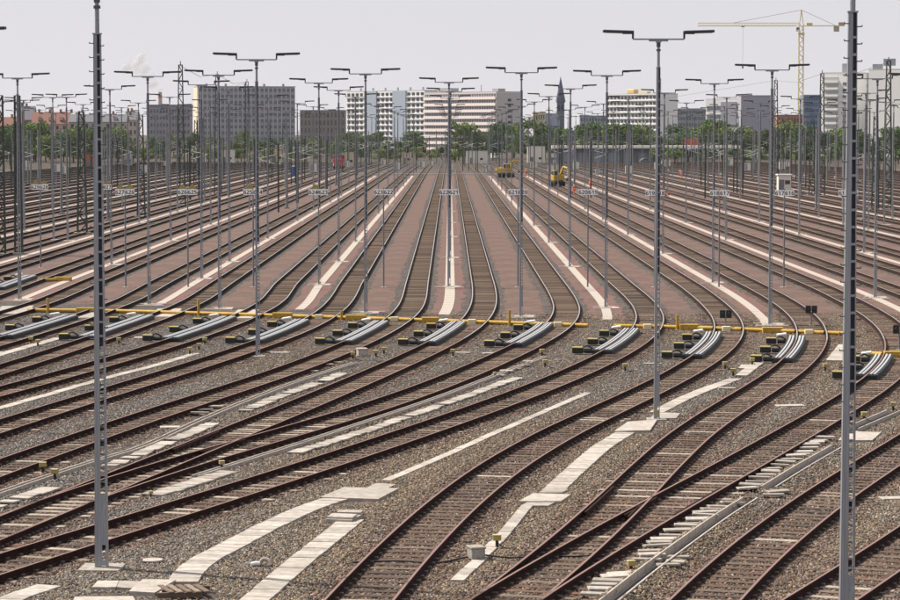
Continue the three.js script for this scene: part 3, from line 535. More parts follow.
RET.forEach(([k, a, b]) => retarder(k, a, b, `${['leftmost whole', 'second', 'third', 'fourth', 'fifth', 'sixth, left of centre', 'seventh, right of centre', 'eighth', 'ninth', 'tenth', 'rightmost, nearest'][k + 5]} steel rail retarder, on track ${621 - k}`));
retarder(-7, 172, 186, 'half hidden steel rail retarder at the left edge, on track 628');
/* ---------------------------------------------------------------- yellow cable duct */
function duct(px, label, boxes, caps, posts) {
  const v = px.map(p => G(p[0], p[1], 0.1)), t = thing('yellow_duct', label, 'cable duct');
  const X0 = v[0].x, X1 = v[v.length - 1].x, zAt = x => { let i = 0; while (i < v.length - 2 && v[i + 1].x < x) i++; const f = (x - v[i].x) / (v[i + 1].x - v[i].x); return v[i].z + (v[i + 1].z - v[i].z) * f; };
  const cuts = []; for (let k = -9; k <= 9; k++) for (const s of [-1, 1]) { let x = 0, d = 147; for (let q = 0; q < 6; q++) { x = trackX(k, d) + s * GA; d = -zAt(x); } cuts.push(x); }
  cuts.sort((a, b) => a - b); let x = X0;
  const seg = (a, b) => { if (b - a > 0.1) { const A = [a, 0.12, zAt(a)], B = [b, 0.12, zAt(b)]; part('duct_length', bar(A, B, 0.24, 10), M.yellow, t); } };
  for (const c of cuts) if (c > x && c < X1) { seg(x, c - 0.085); x = c + 0.085; } seg(x, X1);
  for (const [bxp, w] of boxes) { const q = G(bxp[0], bxp[1], 0.15); part('duct_box', rbx(w, 0.30, 0.45, 0.02, q.x, 0.16, zAt(q.x) + 0.1), M.yellow, t); }
  for (const c of caps) { const q = G(c[0], c[1], 0.1); part('cap', rbx(0.42, 0.26, 0.3, 0.02, q.x, 0.14, zAt(q.x) + 0.14), std(0.75, 0.66, 0.42, 0.7), t); }
  for (const [a, h] of posts) { const q = G(a[0], a[1], 0); const m = part('marker_post', cyl(0.08, 0.08, h, q.x, h / 2, zAt(q.x) + 0.25, 10), M.yellow, t); part('post_band', cyl(0.09, 0.09, 0.1, q.x, h - 0.1, zAt(q.x) + 0.25, 10), M.yellowDull, m); }
}
duct([[28, 310.5], [120, 311.5], [225, 314.5], [340, 318], [450, 321.5], [588, 326]], 'long yellow cable duct crossing the tracks behind the retarders', [[[281, 317], 1.1], [[355, 320], 1.15], [[430, 322], 0.9], [[85, 311], 1.1]], [[318, 318.5], [394, 321], [472, 323], [558, 325.5]], [[[43, 315], 0.85], [[197, 317], 0.95], [[340, 323], 0.55], [[509.5, 326], 0.85]]);
duct([[614, 326.5], [675, 327.5], [760, 330.5], [844, 334]], 'shorter yellow cable duct on the right, ending beside track 617', [[[690, 328], 1.0], [[774, 331], 1.1]], [[647, 327], [727, 330], [811, 334]], [[[682, 334], 0.8]]);
duct([[870, 354], [930, 358], [975, 361]], 'yellow cable duct cut by the right edge', [[[896, 356], 0.9]], [], []);
duct([[38, 280.5], [68, 279.5]], 'short yellow cable duct at the far left', [[[58, 281], 1.2]], [], [[[2, 282], 0.9]]);
/* ---------------------------------------------------------------- lamp masts */
const MAST_H = 13.85;
const mastProto = {};
function lampMast(x, z, label, group, turn = 0, type = 'slim') {
  if (mastProto[type]) return copyOf(mastProto[type], [x, 0, z], turn, label, group);
  const t = mastProto[type] = thing('lamp_mast', label, 'lamp mast', [x, 0, z], turn, group), B = 12.8, near = type === 'wide', W0 = near ? 0.30 : 0.21, W1 = near ? 0.17 : 0.14;
  const taper = y => W0 + (W1 - W0) * y / B;
  const leg = (u0, u1, z0, z1, ya = 0, yb = B) => { // tapered upright
    const g = new THREE.BoxGeometry(1, 1, 1), p = g.attributes.position;
    for (let i = 0; i < p.count; i++) { const y = p.getY(i) > 0 ? yb : ya, a = p.getX(i) > 0 ? u1 : u0, c = p.getZ(i) > 0 ? z1 : z0; p.setXYZ(i, taper(y) * a, 0.02 + y, c * taper(y) / 0.3); }
    g.computeVertexNormals(); return g;
  };
  part('foundation', rbx(near ? 1.0 : 0.7, 0.1, near ? 1.0 : 0.7, 0.02, 0, 0.01, 0), concs[1], t);
  part('channel', [leg(-0.5, 0.02, 0.09, 0.11), leg(-0.5, -0.44, -0.11, 0.09)], M.zinc, t);
  part('channel', [leg(0.40, 0.5, -0.11, 0.11)], M.zinc, t);
  part('web', leg(-0.44, 0.40, -0.1, -0.085, B * 0.42, B), M.zincDark, t);  // darker zinc puts the shade inside the mast into the web colour
  const br = []; for (let y = 1.95; y < B - 0.3; y += 0.335) br.push(bx(taper(y) * 0.4, 0.05, 0.012, taper(y) * 0.21, y, 0.1 * taper(y) / 0.3)); for (let y = 2.1; y < B * 0.42; y += 0.335) br.push(bx(taper(y) * 0.84, 0.05, 0.012, -taper(y) * 0.02, y, -0.1 * taper(y) / 0.3));
  const b = part('battens', br, M.zinc, t); b.userData.kind = 'stuff';
  const q = W0 / 0.31; part('base_casing', [bx(0.135 * q, 1.2, 0.016, 0.065 * q, 1.2, 0.104 * q), bx(0.135 * q, 0.12, 0.016, 0.065 * q, 0.16, 0.104 * q), bx(0.03 * q, 0.4, 0.016, 0.015 * q, 0.4, 0.104 * q)], M.zinc, t);
  if (near) {
    const st = []; let i = 0; for (let y = 5.2; y < B; y += 0.335, i++) for (const s of [-1, 1]) { const w = taper(y) / 2, yy = y + (s > 0 ? -0.03 : 0.03); st.push(bar([s * w * 0.8, yy, 0.06], [s * (w + 0.085), yy, 0.1], 0.018)); st.push(bar([s * (w + 0.085), yy, 0.1], [s * (w + 0.085), yy + 0.03, 0.1], 0.018)); }
    const si = part('step_irons', st, M.zincDark, t); si.userData.kind = 'stuff';
  }
  part('top_plate', bx(W1 * 1.2, 0.03, W1, 0, B + 0.03, 0), M.zinc, t);
  const pole = part('top_pole', cyl(0.055, 0.05, 1.0, 0, B + 0.52, 0, 10), M.zinc, t);
  part('clamp', cyl(0.085, 0.085, 0.07, 0, B + 0.66, 0, 10), M.zincDark, pole); part('clamp', cyl(0.075, 0.075, 0.2, 0, B + 0.87, 0, 10), M.zincDark, pole);
  const arm = part('cross_arm', [bx(1.86, 0.055, 0.09, 0, MAST_H, 0), bx(0.7, 0.05, 0.05, 0, MAST_H - 0.055, 0), bx(0.2, 0.05, 0.2, 0, MAST_H - 0.09, 0)], M.zinc, t);
  for (const s of [-1, 1]) {
    part('riser', bx(0.07, 0.24, 0.08, s * 0.93, MAST_H + 0.13, 0), M.lampDark, arm);
    const h = part('lamp_head', [rbx(1.12, 0.10, 0.30, 0.03, s * 1.46, MAST_H + 0.275, 0, 0, 0, s * 0.03), bx(0.4, 0.05, 0.2, s * 1.1, MAST_H + 0.21, 0)], M.lampDark, t);
    part('lens', bx(0.62, 0.012, 0.22, s * 1.62, MAST_H + 0.223, 0, 0, 0, s * 0.03), M.lens, h);
  }
  return t;
}
const LAMPS = [
  [102, 569, 'tall grey lamp mast at the left, largest one, its head cut by the frame'], [846, 665, 'tall grey lamp mast at the right, its foot below the frame'], [656.5, 420, 'tall lamp mast standing on pale slabs right of centre'], [258, 357, 'tall lamp mast in the stone left of the fourth retarder'],
  [-46, 429, 'lamp mast outside the left edge, one lamp arm tip in view'], [366, 313, 'lamp mast behind the yellow duct, left of the white middle walkway'], [521, 317, 'lamp mast behind the yellow duct, right of the white middle walkway'], [770, 325, 'lamp mast behind the yellow duct at the right walkway'], [449, 287, 'lamp mast on the white middle walkway carrying boards 622 and 621'],
  [606, 308, 'lamp mast on the walkway right of board 619'], [319.5, 285, 'lamp mast on the walkway carrying boards 624 and 623'], [149.5, 305, 'lamp mast behind the second retarder, left of board 626'], [713, 283, 'lamp mast on the walkway beside board 617'], [20, 300, 'lamp mast at the far left just below the lattice pair'], [220, 309, 'lamp mast left of board 625 behind the third retarder'], [875, 298, 'lamp mast at the right edge beyond the tall right mast'], [918, 300, 'lamp mast outside the right edge, one lamp arm in view']];
for (const [x, y, l] of LAMPS) { const p = G(x, y); lampMast(p.x, p.z, l, 'lamp masts of the yard', rr(-0.06, 0.06), y > 500 ? 'wide' : 'slim'); KEEP.push([p.x, p.z, p.x + 0.01, p.z, 0.55]); }
const FARL = 'slender T-headed lamp mast in the far rows along the straight tracks';
const lampAt = [];
for (const [x, y] of [[339, 262], [356, 242], [570, 267], [549, 243], [534, 226], [663, 254], [628, 235], [726, 240], [686, 223], [799, 235], [864, 253], [230, 262], [202, 279], [268, 239], [171, 241], [211, 225], [112, 265], [54, 240], [68, 241], [24, 224], [843, 226], [884, 225]]) { const p = G(x, y); lampAt.push(p); }
for (let j = -16; j <= 16; j += 2) {
  let d = j === 0 ? 217 : Math.abs(j) <= 2 ? 329 : Math.abs(j) <= 4 ? 306 : Math.abs(j) <= 6 ? 342 : Math.abs(j) <= 8 ? 300 : 270;
  d += (j > 0 ? 4 : 0) + (j % 4 ? 5 : 0);
  for (; d < 640; d += 41.5 + rr(-2, 2)) { const x = 4.5 * j + (j === 0 ? 0 : rr(-0.2, 0.35)); if (Math.abs(x) < d * 0.18) lampAt.push(new THREE.Vector3(x, 0, -d)); }
}
for (const p of lampAt) { const m = lampMast(p.x, p.z, FARL, 'far lamp masts in rows', rr(-0.1, 0.1)); m.rotation.z = rr(-0.004, 0.004); }
// slabs laid crosswise round the mast feet on the pale strips
for (const p of [...LAMPS.slice(4).map(l => G(l[0], l[1])), ...lampAt]) { if (-p.z > 380 || -p.z < 135) continue; const s = struct('mast_slabs', [bx(1.5 + R() * 0.5, 0.05, 0.32, 0, 0.022, 0.75), bx(1.2 + R() * 0.7, 0.05, 0.32, rr(-0.2, 0.2), 0.022, -0.8), bx(0.5, 0.05, 1.1, 0.5, 0.018, 0)], M.conc); s.position.set(p.x, 0, p.z); }
/* ---------------------------------------------------------------- number boards */
const boardGeo = new THREE.BoxGeometry(0.64, 0.40, 0.03), facePlane = new THREE.PlaneGeometry(0.62, 0.38);
const faceCache = {}; let nB = 0;
function face(n) {
  if (!faceCache[n]) {
    const c = document.createElement('canvas'); c.width = 128; c.height = 80; const g = c.getContext('2d'); g.fillStyle = '#ffffff'; g.fillRect(0, 0, 128, 80); g.fillStyle = '#151517'; g.font = 'bold 78px sans-serif'; g.textAlign = 'center'; g.textBaseline = 'middle'; g.fillText(String(n), 64, 43);
    const t = new THREE.CanvasTexture(c); t.colorSpace = THREE.SRGBColorSpace; faceCache[n] = std(1.0, 1.0, 1.0, 0.5, 0, { map: t });
  }
  return faceCache[n];
}
const triShape = new THREE.Shape([[-0.3, 0], [0.3, 0], [0.05, 0.44], [-0.05, 0.44]].map(a => new THREE.Vector2(...a))), triGeo = new THREE.ExtrudeGeometry(triShape, { depth: 0.03, bevelEnabled: false });
for (const [x, L, Rr, tri, y] of [[40, 629, 628, 2, 187], [103, 628, 627, 2, 187], [125, 627, 626, 2, 192], [187.5, 626, 625, 2, 192], [253, 625, 624, 1, 192], [318.5, 624, 623, 1, 192], [383.5, 623, 622, 0, 192], [449, 622, 621, 0, 192], [518, 621, 620, 0, 192], [588, 620, 619, 0, 192], [655, 619, 618, 0, 193], [719.5, 618, 617, 0, 193], [784.5, 617, 616, 0, 193], [848, 616, 615, 0, 193]]) {
  const d = x < 110 ? 201 : 175.5, p = PD(x, y, d), onMast = x === 449 || x === 318.5;
  const dd = onMast ? d - 0.3 : d;
  const t = thing('number_board_post', `${['far left', 'half hidden far left', 'leftmost low', 'second low', 'third low', 'fourth low', 'fifth low', 'middle', 'first right of middle', 'second right of middle', 'third right of middle', 'fourth right of middle', 'fifth right of middle', 'rightmost'][nB++]} pair of hanging number boards reading ${L} and ${Rr}`, 'number sign', [p.x, 0, -dd], 0, 'track number signs');
  if (!onMast) { part('post', cyl(0.06, 0.05, p.y + 0.3, 0, p.y / 2 + 0.15, -0.08, 10), M.slim, t); part('base', rbx(0.4, 0.06, 0.4, 0.01, 0, 0.02, -0.08), concs[2], t); } else part('bracket', bx(0.1, 0.1, 0.3, 0, p.y, -0.12), M.slim, t);
  part('crossbar', bx(1.16, 0.05, 0.04, 0, p.y + 0.05, -0.045), M.slim, t);
  [[-0.335, L], [0.335, Rr]].forEach(([u, n]) => { const b = part('board', boardGeo, M.board, t); b.position.set(u, p.y, 0); const f = part('digits', facePlane, face(n), b); f.position.z = 0.0175; });
  for (let i = 0; i < tri; i++) { const b = part('warning_triangle', triGeo, M.yellowDull, t); b.position.set((tri === 1 ? -0.2 : i ? 0.33 : -0.33), p.y + 0.22, -0.02); b.scale.set(0.95, 0.72, 1); }
}
/* ---------------------------------------------------------------- dwarf signals behind the duct */
for (const [x, y, h, l] of [[725.5, 331, 0.75, 'left one, on track 619'], [811, 326, 0.75, 'right one, on track 618'], [899, 350, 0.85, 'cut by the right edge']]) {
  const p = G(x, y), t = thing('shunting_signal', 'black double dwarf signal on a short post, ' + l, 'signal', [p.x, 0, p.z], 0, 'black dwarf signals');
  part('post', cyl(0.04, 0.04, h, 0, h / 2, 0, 8), M.slim, t); part('foot', rbx(0.3, 0.06, 0.3, 0.01, 0, 0.02, 0), concs[3], t);
  for (const s of [-1, 1]) { const b = part('screen', rbx(0.3, 0.42, 0.1, 0.03, s * 0.165, h + 0.15, 0), M.black, t); part('hood', cyl(0.07, 0.06, 0.1, s * 0.165, h + 0.18, 0.09, 10, Math.PI / 2), M.steelDark, b); }
}
/* ---------------------------------------------------------------- lattice catenary masts */
function latticeMast(h, w0, w1, n, name, label, group, x, z, arms) {
  const t = thing(name, label, 'catenary mast', [x, 0, z], 0, group);
  const W = y => w0 + (w1 - w0) * y / h;
  for (const a of [-1, 1]) for (const c of [-1, 1]) part('leg', bar([a * w0 / 2, 0, c * w0 / 2 * 0.7], [a * w1 / 2, h, c * w1 / 2 * 0.7], 0.11), M.lattice, t);
  const br = []; for (let i = 0; i < n; i++) { const y0 = h * i / n, y1 = h * (i + 1) / n, s = i % 2 ? 1 : -1; for (const c of [-1, 1]) { br.push(bar([s * W(y0) / 2, y0, c * W(y0) * 0.35], [-s * W(y1) / 2, y1, c * W(y1) * 0.35], 0.07)); br.push(bar([c * W(y0) / 2, y0, s * W(y0) * 0.35], [c * W(y1) / 2, y1, -s * W(y1) * 0.35], 0.07)); br.push(bar([-W(y1) / 2, y1, c * W(y1) * 0.35], [W(y1) / 2, y1, c * W(y1) * 0.35], 0.06)); } }
  const b = part('lattice_bracing', br, M.lattice, t); b.userData.kind = 'stuff';
  part('foundation', rbx(w0 + 0.7, 0.25, w0 + 0.5, 0.03, 0, 0.05, 0), concs[3], t);
  if (arms) { part('cap', bx(w1 + 0.1, 0.12, w1, 0, h, 0), M.lattice, t); part('insulator', cyl(0.06, 0.06, 0.5, 0, h + 0.3, 0, 8), M.lattice, t); }
  return t;
}
{
  const LL = (d, n) => `dark lattice mast in the left row, ${n}`;
  const a = latticeMast(13.6, 0.62, 0.42, 15, 'lattice_mast', LL(0, 'nearest pair, left one'), 'left row of lattice masts', -38.3, -222);
  copyOf(a, [-37.0, 0, -223], 0, LL(0, 'nearest pair, right one'));
  const b = latticeMast(12.6, 0.95, 0.5, 12, 'lattice_mast', LL(0, 'second from the front, on a wide foot'), 'left row of lattice masts', -37.9, -268);
  copyOf(b, [-38.1, 0, -321], 0, LL(0, 'third from the front'));
  const c = latticeMast(20, 1.15, 0.5, 18, 'lattice_mast', LL(0, 'first tall one, its top clear in the sky'), 'left row of lattice masts', -38.3, -371, true);
  copyOf(c, [-38.6, 0, -433], 0, LL(0, 'second tall one, before the grey slab')); copyOf(c, [-38.6, 0, -496], 0, LL(0, 'third tall one, before the grey slab'));
  copyOf(b, [-38.9, 0, -408], 0, LL(0, 'short one between the first two tall ones')); copyOf(b, [-45.6, 0, -468], 0, LL(0, 'short one left of the beige gable')); copyOf(b, [-38.9, 0, -560], 0, LL(0, 'short one past the tall ones')); copyOf(b, [-39.2, 0, -615], 0, LL(0, 'farthest short one'));
  const RL = n => `dark lattice mast in the right row, ${n}`;
  copyOf(c, [58.8, 0, -350], 0, RL('tall one near the right edge'), 'right row of lattice masts'); copyOf(c, [60.6, 0, -425], 0, RL('tall one left of the white tower'), 'right row of lattice masts'); copyOf(c, [60.2, 0, -482], 0, RL('tall one left of the crane'), 'right row of lattice masts');
  copyOf(b, [60.2, 0, -433], 0, RL('short one beside the tall pair'), 'right row of lattice masts'); copyOf(b, [57.5, 0, -352], 0, RL('short one just left of the nearest tall one'), 'right row of lattice masts');
}
// slim catenary masts crowding the far throat of the yard
{
  const L1 = 'slim dark catenary mast standing among the far tracks', spots = [];
  const r = mulberry(99);
  for (let i = 0; i < 190; i++) { const d = 520 + 420 * Math.pow(r(), 0.8), x = (r() - 0.5) * 0.37 * d; if (d < 640 && Math.abs(x) < 24) continue; spots.push([x, d, r()]); }
  for (let i = 0; i < 74; i++) { const left = i < 46, d = 300 + 330 * r(), j = (left ? -1 : 1) * (5 + 2 * Math.floor(r() * 8)), x = 4.5 * j + (r() - 0.5) * 0.4; if (Math.abs(x) < 0.175 * d) spots.push([x, d, 0.2 + 0.8 * r()]); }
  let s0, s1, s2;
  for (const [x, d, q] of spots) {
    if (!s0) {
      s0 = thing('catenary_mast', L1, 'catenary mast', [x, 0, -d], 0, 'far catenary masts');
      part('mast', [bx(0.2, 9, 0.03, 0, 4.5, 0.11), bx(0.2, 9, 0.03, 0, 4.5, -0.11), bx(0.03, 9, 0.19, 0, 4.5, 0)], M.lattice, s0);
      part('cantilever', [bar([0, 6.2, 0.05], [2.7, 7.0, 0.05], 0.07, 6), bar([0, 7.6, 0.05], [2.6, 7.05, 0.05], 0.06, 6), bar([2.4, 6.95, 0.05], [2.4, 5.9, 0.05], 0.05, 6)], M.white, s0); part('insulator', [bar([0.1, 6.23, 0.05], [0.5, 6.35, 0.05], 0.16, 8), bar([0.1, 7.58, 0.05], [0.5, 7.5, 0.05], 0.16, 8)], M.slim, s0);
      s1 = null;
    } else if (q < 0.55) copyOf(s0, [x, 0, -d], q < 0.27 ? Math.PI + rr(-0.1, 0.1) : rr(-0.1, 0.1), L1, 'far catenary masts');
    else if (!s1) { s1 = thing('catenary_pole', 'plain tapering catenary pole with crossbars among the far tracks', 'catenary mast', [x, 0, -d], 0, 'far catenary poles'); part('pole', cyl(0.18, 0.11, 11, 0, 5.5, 0, 8), M.slim, s1); part('crossbar', [bx(1.6, 0.08, 0.08, 0, 10.2, 0), bx(1.1, 0.08, 0.08, 0.3, 8.6, 0)], M.slim, s1); part('foundation', bx(0.7, 0.3, 0.7, 0, 0.05, 0), concs[3], s1); }
    else copyOf(s1, [x, 0, -d], rr(-0.2, 0.2), 'plain tapering catenary pole with crossbars among the far tracks', 'far catenary poles');
  }
  // spans of contact and carrier wire over the far tracks
  const wires = (pts, r, label) => tag(part(numbered('catenary_wire'), (() => { const g = []; for (let i = 0; i < pts.length - 1; i++) g.push(bar(pts[i], pts[i + 1], r)); return g; })(), M.slim, scene), label, 'wire', 'overhead wires');
  wires([[-38.3, 19.9, -371], [-38.5, 19.0, -402], [-38.6, 20, -433], [-38.6, 19.1, -465], [-38.6, 20, -496], [-60, 19, -640]], 0.05, 'thin overhead wire strung between the tall left lattice masts');
  wires([[58.8, 19.9, -350], [59.7, 19.0, -388], [60.6, 20, -425], [60.4, 19.1, -455], [60.2, 20, -482], [30, 15, -800]], 0.05, 'thin overhead wire strung between the tall right lattice masts');
  for (let i = 0; i < 9; i++) { const d = 640 + i * 34, a = -120 + i * 4, b = 150 - i * 3, n = 14, pts = []; for (let q = 0; q <= n; q++) pts.push([a + (b - a) * q / n, 8.3 + (q % 2 ? -0.5 : 0.2) + (i % 3) * 0.5, -d]); wires(pts, 0.045, 'cross span wire hung over the far throat tracks'); }
}
/* ---------------------------------------------------------------- far throat: machines, people, huts */
function wheelGeo(r, w, x, y, z) { const g = new THREE.CylinderGeometry(r, r, w, 14); g.rotateZ(Math.PI / 2); g.translate(x, y, z); return g; }
function railExcavator(px, py, label, turn, s = 1) {
  const p = G(px, py), t = thing('rail_excavator', label, 'excavator', [p.x, 0.15, p.z], turn, 'yellow two-way excavators');
  part('undercarriage', [rbx(2.2, 0.5, 3.6, 0.08, 0, 0.95, 0), bx(2.5, 0.3, 0.3, 0, 0.7, 1.5), bx(2.5, 0.3, 0.3, 0, 0.7, -1.5)], M.steelDark, t);
  for (const x of [-1.05, 1.05]) for (const z of [-1.25, 1.25]) part('wheel', wheelGeo(0.55, 0.5, x, 0.55, z), M.black, t);
  part('upper_body', [rbx(2.5, 1.25, 3.2, 0.15, 0.1, 1.95, -0.5), rbx(2.4, 0.7, 1.0, 0.2, 0.1, 1.85, -2.1)], M.machine, t);
  const c = part('cab', rbx(1.0, 1.65, 1.5, 0.12, -0.75, 2.75, 0.5), M.machine, t); part('cab_window', [bx(0.8, 0.9, 0.04, -0.75, 3.0, 1.26), bx(0.04, 0.9, 1.1, -1.26, 3.0, 0.5)], M.glass, c);
  part('boom', [bar([0.3, 2.2, 0.6], [0.9, 4.4, 1.6], 0.42), bar([0.9, 4.4, 1.6], [1.5, 4.1, 2.8], 0.36)], M.machine, t); part('stick', bar([1.5, 4.1, 2.8], [1.6, 2.0, 3.1], 0.3), M.machine, t); part('bucket', rbx(0.9, 0.7, 0.7, 0.1, 1.6, 1.6, 3.1), M.steelDark, t);
  t.scale.setScalar(s);
}
railExcavator(506, 178.5, 'yellow two-way excavator left of the second one, farther off', 1.1, 0.9);
railExcavator(557.5, 187, 'yellow two-way excavator in front of the workers, the nearer one', 0.25, 0.85);
{
  const t = thing('shunting_locomotive', 'red shunting locomotive seen end on in the far left tracks', 'locomotive', [-29.25, 0.2, -682], 0);
  part('frame', [bx(2.9, 0.5, 9, 0, 1.05, -4.5), bx(2.9, 0.5, 0.3, 0, 0.9, 0.1)], M.black, t);
  for (const z of [-1.5, -4.5, -7.5]) for (const x of [-0.75, 0.75]) part('wheel', wheelGeo(0.5, 0.14, x, 0.5, z), M.steelDark, t);
  part('hood', rbx(2.4, 2.0, 4, 0.15, 0, 2.3, -2), M.red, t); const c = part('cab', rbx(2.8, 2.7, 2.6, 0.15, 0, 2.65, -5.2), M.red, t); part('cab_window', [bx(0.55, 0.6, 0.04, -1.05, 3.45, -3.88), bx(0.55, 0.6, 0.04, 1.05, 3.45, -3.88)], M.glass, c); part('cab_roof', rbx(2.6, 0.25, 2.7, 0.1, 0, 4.1, -5.2), M.steelDark, c);
  for (const x of [-0.88, 0.88]) part('buffer', (() => { const g = new THREE.CylinderGeometry(0.24, 0.24, 0.5, 12); g.rotateX(Math.PI / 2); g.translate(x, 1.05, 0.45); return g; })(), M.steelDark, t);
  for (const x of [-0.75, 0.75]) part('headlight', (() => { const g = new THREE.CylinderGeometry(0.12, 0.12, 0.08, 12); g.rotateX(Math.PI / 2); g.translate(x, 1.55, 0.03); return g; })(), M.white, t);
  for (const x of [-1.3, 1.3]) part('handrail', bar([x, 1.3, 0.1], [x, 2.4, -3.5], 0.05), M.white, t);
}
// one continuous figure from a skeleton field
function personGeo(pose) {
  const N = 44, half = N / 2, S = 1.0, mc = new MarchingCubes(N, M.orange, false, false, 40000); mc.isolation = 0;
  const bones = pose, cap = (p, a, b, ra, rb) => { const ab = [b[0] - a[0], b[1] - a[1], b[2] - a[2]], ap = [p[0] - a[0], p[1] - a[1], p[2] - a[2]], L = ab[0] ** 2 + ab[1] ** 2 + ab[2] ** 2 || 1e-6, h = Math.max(0, Math.min(1, (ap[0] * ab[0] + ap[1] * ab[1] + ap[2] * ab[2]) / L)); return Math.hypot(ap[0] - ab[0] * h, ap[1] - ab[1] * h, ap[2] - ab[2] * h) - (ra + (rb - ra) * h); };
  for (let z = 0; z < N; z++) for (let y = 0; y < N; y++) for (let x = 0; x < N; x++) {
    const p = [(x - half) / half * S, (y - half) / half * S + 0.92, (z - half) / half * S]; let v = 0;
    for (const [a, b, ra, rb] of bones) v += Math.exp(-cap(p, a, b, ra, rb) * 28); mc.field[x + y * N + z * N * N] = Math.log(Math.max(v, 1e-12)) / 28;
  }
  mc.update(); const n = mc.count, pos = new Float32Array(n * 3), col = new Float32Array(n * 3);
  for (let i = 0; i < n; i++) { const x = mc.positionArray[i * 3] * S, y = mc.positionArray[i * 3 + 1] * S + 0.92, z = mc.positionArray[i * 3 + 2] * S; pos.set([x, y, z], i * 3); const c = y > 1.68 ? [0.75, 0.7, 0.6] : y > 1.5 ? [0.45, 0.27, 0.2] : y < 0.12 ? [0.03, 0.03, 0.03] : (Math.abs(y - 1.12) < 0.035 || Math.abs(y - 0.4) < 0.035) ? [0.7, 0.7, 0.6] : [0.8, 0.14, 0.03]; col.set(c, i * 3); }
  const g = new THREE.BufferGeometry(); g.setAttribute('position', new THREE.BufferAttribute(pos, 3)); g.setAttribute('color', new THREE.BufferAttribute(col, 3)); g.computeVertexNormals(); return g;
}
{
  const person = (st, ar) => [[[0, 1.02, 0], [0, 1.38, 0], 0.14, 0.155], [[-0.13, 1.4, 0], [0.13, 1.4, 0], 0.085, 0.085], [[0, 1.4, 0], [0, 1.54, 0.01], 0.06, 0.055], [[0, 1.6, 0.015], [0, 1.68, 0.01], 0.09, 0.1], [[0, 1.62, 0.09], [0, 1.6, 0.12], 0.02, 0.015],
    [[-0.1, 0.98, 0], [-0.12, 0.52, st], 0.1, 0.07], [[-0.12, 0.52, st], [-0.12, 0.09, st * 0.4], 0.07, 0.05], [[-0.12, 0.06, st * 0.4], [-0.12, 0.05, st * 0.4 + 0.17], 0.05, 0.04], [[0.1, 0.98, 0], [0.12, 0.52, -st], 0.1, 0.07], [[0.12, 0.52, -st], [0.12, 0.09, -st * 1.8], 0.07, 0.05], [[0.12, 0.06, -st * 1.8], [0.12, 0.05, -st * 1.8 + 0.17], 0.05, 0.04],
    [[-0.2, 1.4, 0], [-0.28, 1.13, -st * 0.6], 0.062, 0.05], [[-0.28, 1.13, -st * 0.6], [-0.27, 0.9, 0.1 + ar], 0.05, 0.035], [[-0.27, 0.9, 0.1 + ar], [-0.26, 0.82, 0.14 + ar], 0.04, 0.03], [[0.2, 1.4, 0], [0.29, 1.13, st * 0.6], 0.062, 0.05], [[0.29, 1.13, st * 0.6], [0.28, 0.92 + ar, 0.16 + ar], 0.05, 0.035], [[0.28, 0.92 + ar, 0.16 + ar], [0.27, 0.86 + ar, 0.22 + ar], 0.04, 0.03]];
  const skin = new THREE.MeshStandardMaterial({ vertexColors: true, roughness: 0.85 });
  [[574, 195.5, 'person in orange work clothes walking beside the track, the nearer one', 0.16, 0, 0.5], [590.5, 188.5, 'person in orange work clothes standing behind board 619', 0.06, 0.1, -0.6], [525.5, 176, 'person in orange work clothes right of the far excavator', 0.1, 0.05, 2.5], [681, 179, 'person in orange work clothes far off, below the orange container', 0.08, 0.05, 1.2]].forEach(([x, y, l, st, ar, turn]) => { const p = G(x, y), m = part(numbered('person'), personGeo(person(st, ar)), skin, scene); m.position.set(p.x, 0.01, p.z); m.rotation.y = turn; tag(m, l, 'person', 'track workers'); });
}
function hut(px0, px1, yTop, d, col, label, depth = 4, name = 'railway_hut', roof) {
  const a = PD(px0, yTop, d), b = PD(px1, yTop, d), w = b.x - a.x, t = thing(name, label, 'hut', [(a.x + b.x) / 2, 0, -d - depth / 2], 0);
  part('wall', bx(w, a.y, depth, 0, a.y / 2, 0), col, t); part('roof', rbx(w + 0.4, 0.2, depth + 0.4, 0.03, 0, a.y + 0.1, 0), roof || M.steelDark, t);
  part('door', bx(0.9, Math.min(2, a.y - 0.3), 0.05, -w * 0.25, Math.min(2, a.y - 0.3) / 2 + 0.05, depth / 2 + 0.027), M.slim, t); part('window', bx(0.9, 0.7, 0.05, w * 0.22, Math.min(1.6, a.y * 0.6), depth / 2 + 0.027), M.glass, t); return t;
}
const hutW = std(0.72, 0.68, 0.6, 0.85), hutB = std(0.56, 0.47, 0.34, 0.85), hutG = std(0.3, 0.32, 0.34, 0.85);
hut(466, 487.5, 150.5, 860, hutW, 'low white hut left of the white van'); hut(527.5, 545, 146, 880, hutW, 'white hut behind the far excavator'); hut(550, 556, 153, 870, hutW, 'narrow white hut left of the blue grey shed'); hut(345, 353.5, 151.5, 800, hutB, 'beige hut right of the red locomotive'); hut(402, 411.5, 151.5, 850, hutB, 'beige hut left of the middle walkway end'); hut(221, 234, 149.5, 880, hutW, 'small white hut behind the left lattice masts'); hut(272, 283, 150, 900, hutB, 'small beige hut below the grey slab building');
hut(778.3, 791, 175.3, 462, hutW, 'pale signal hut standing above the 617 616 boards', 2.4, 'signal_hut', M.white);
hut(85, 99, 153.5, 780, std(0.42, 0.13, 0.08, 0.9), 'red brick hut behind the left mast', 5, 'railway_hut'); hut(124, 131, 153.5, 800, hutG, 'grey hut right of the left mast');
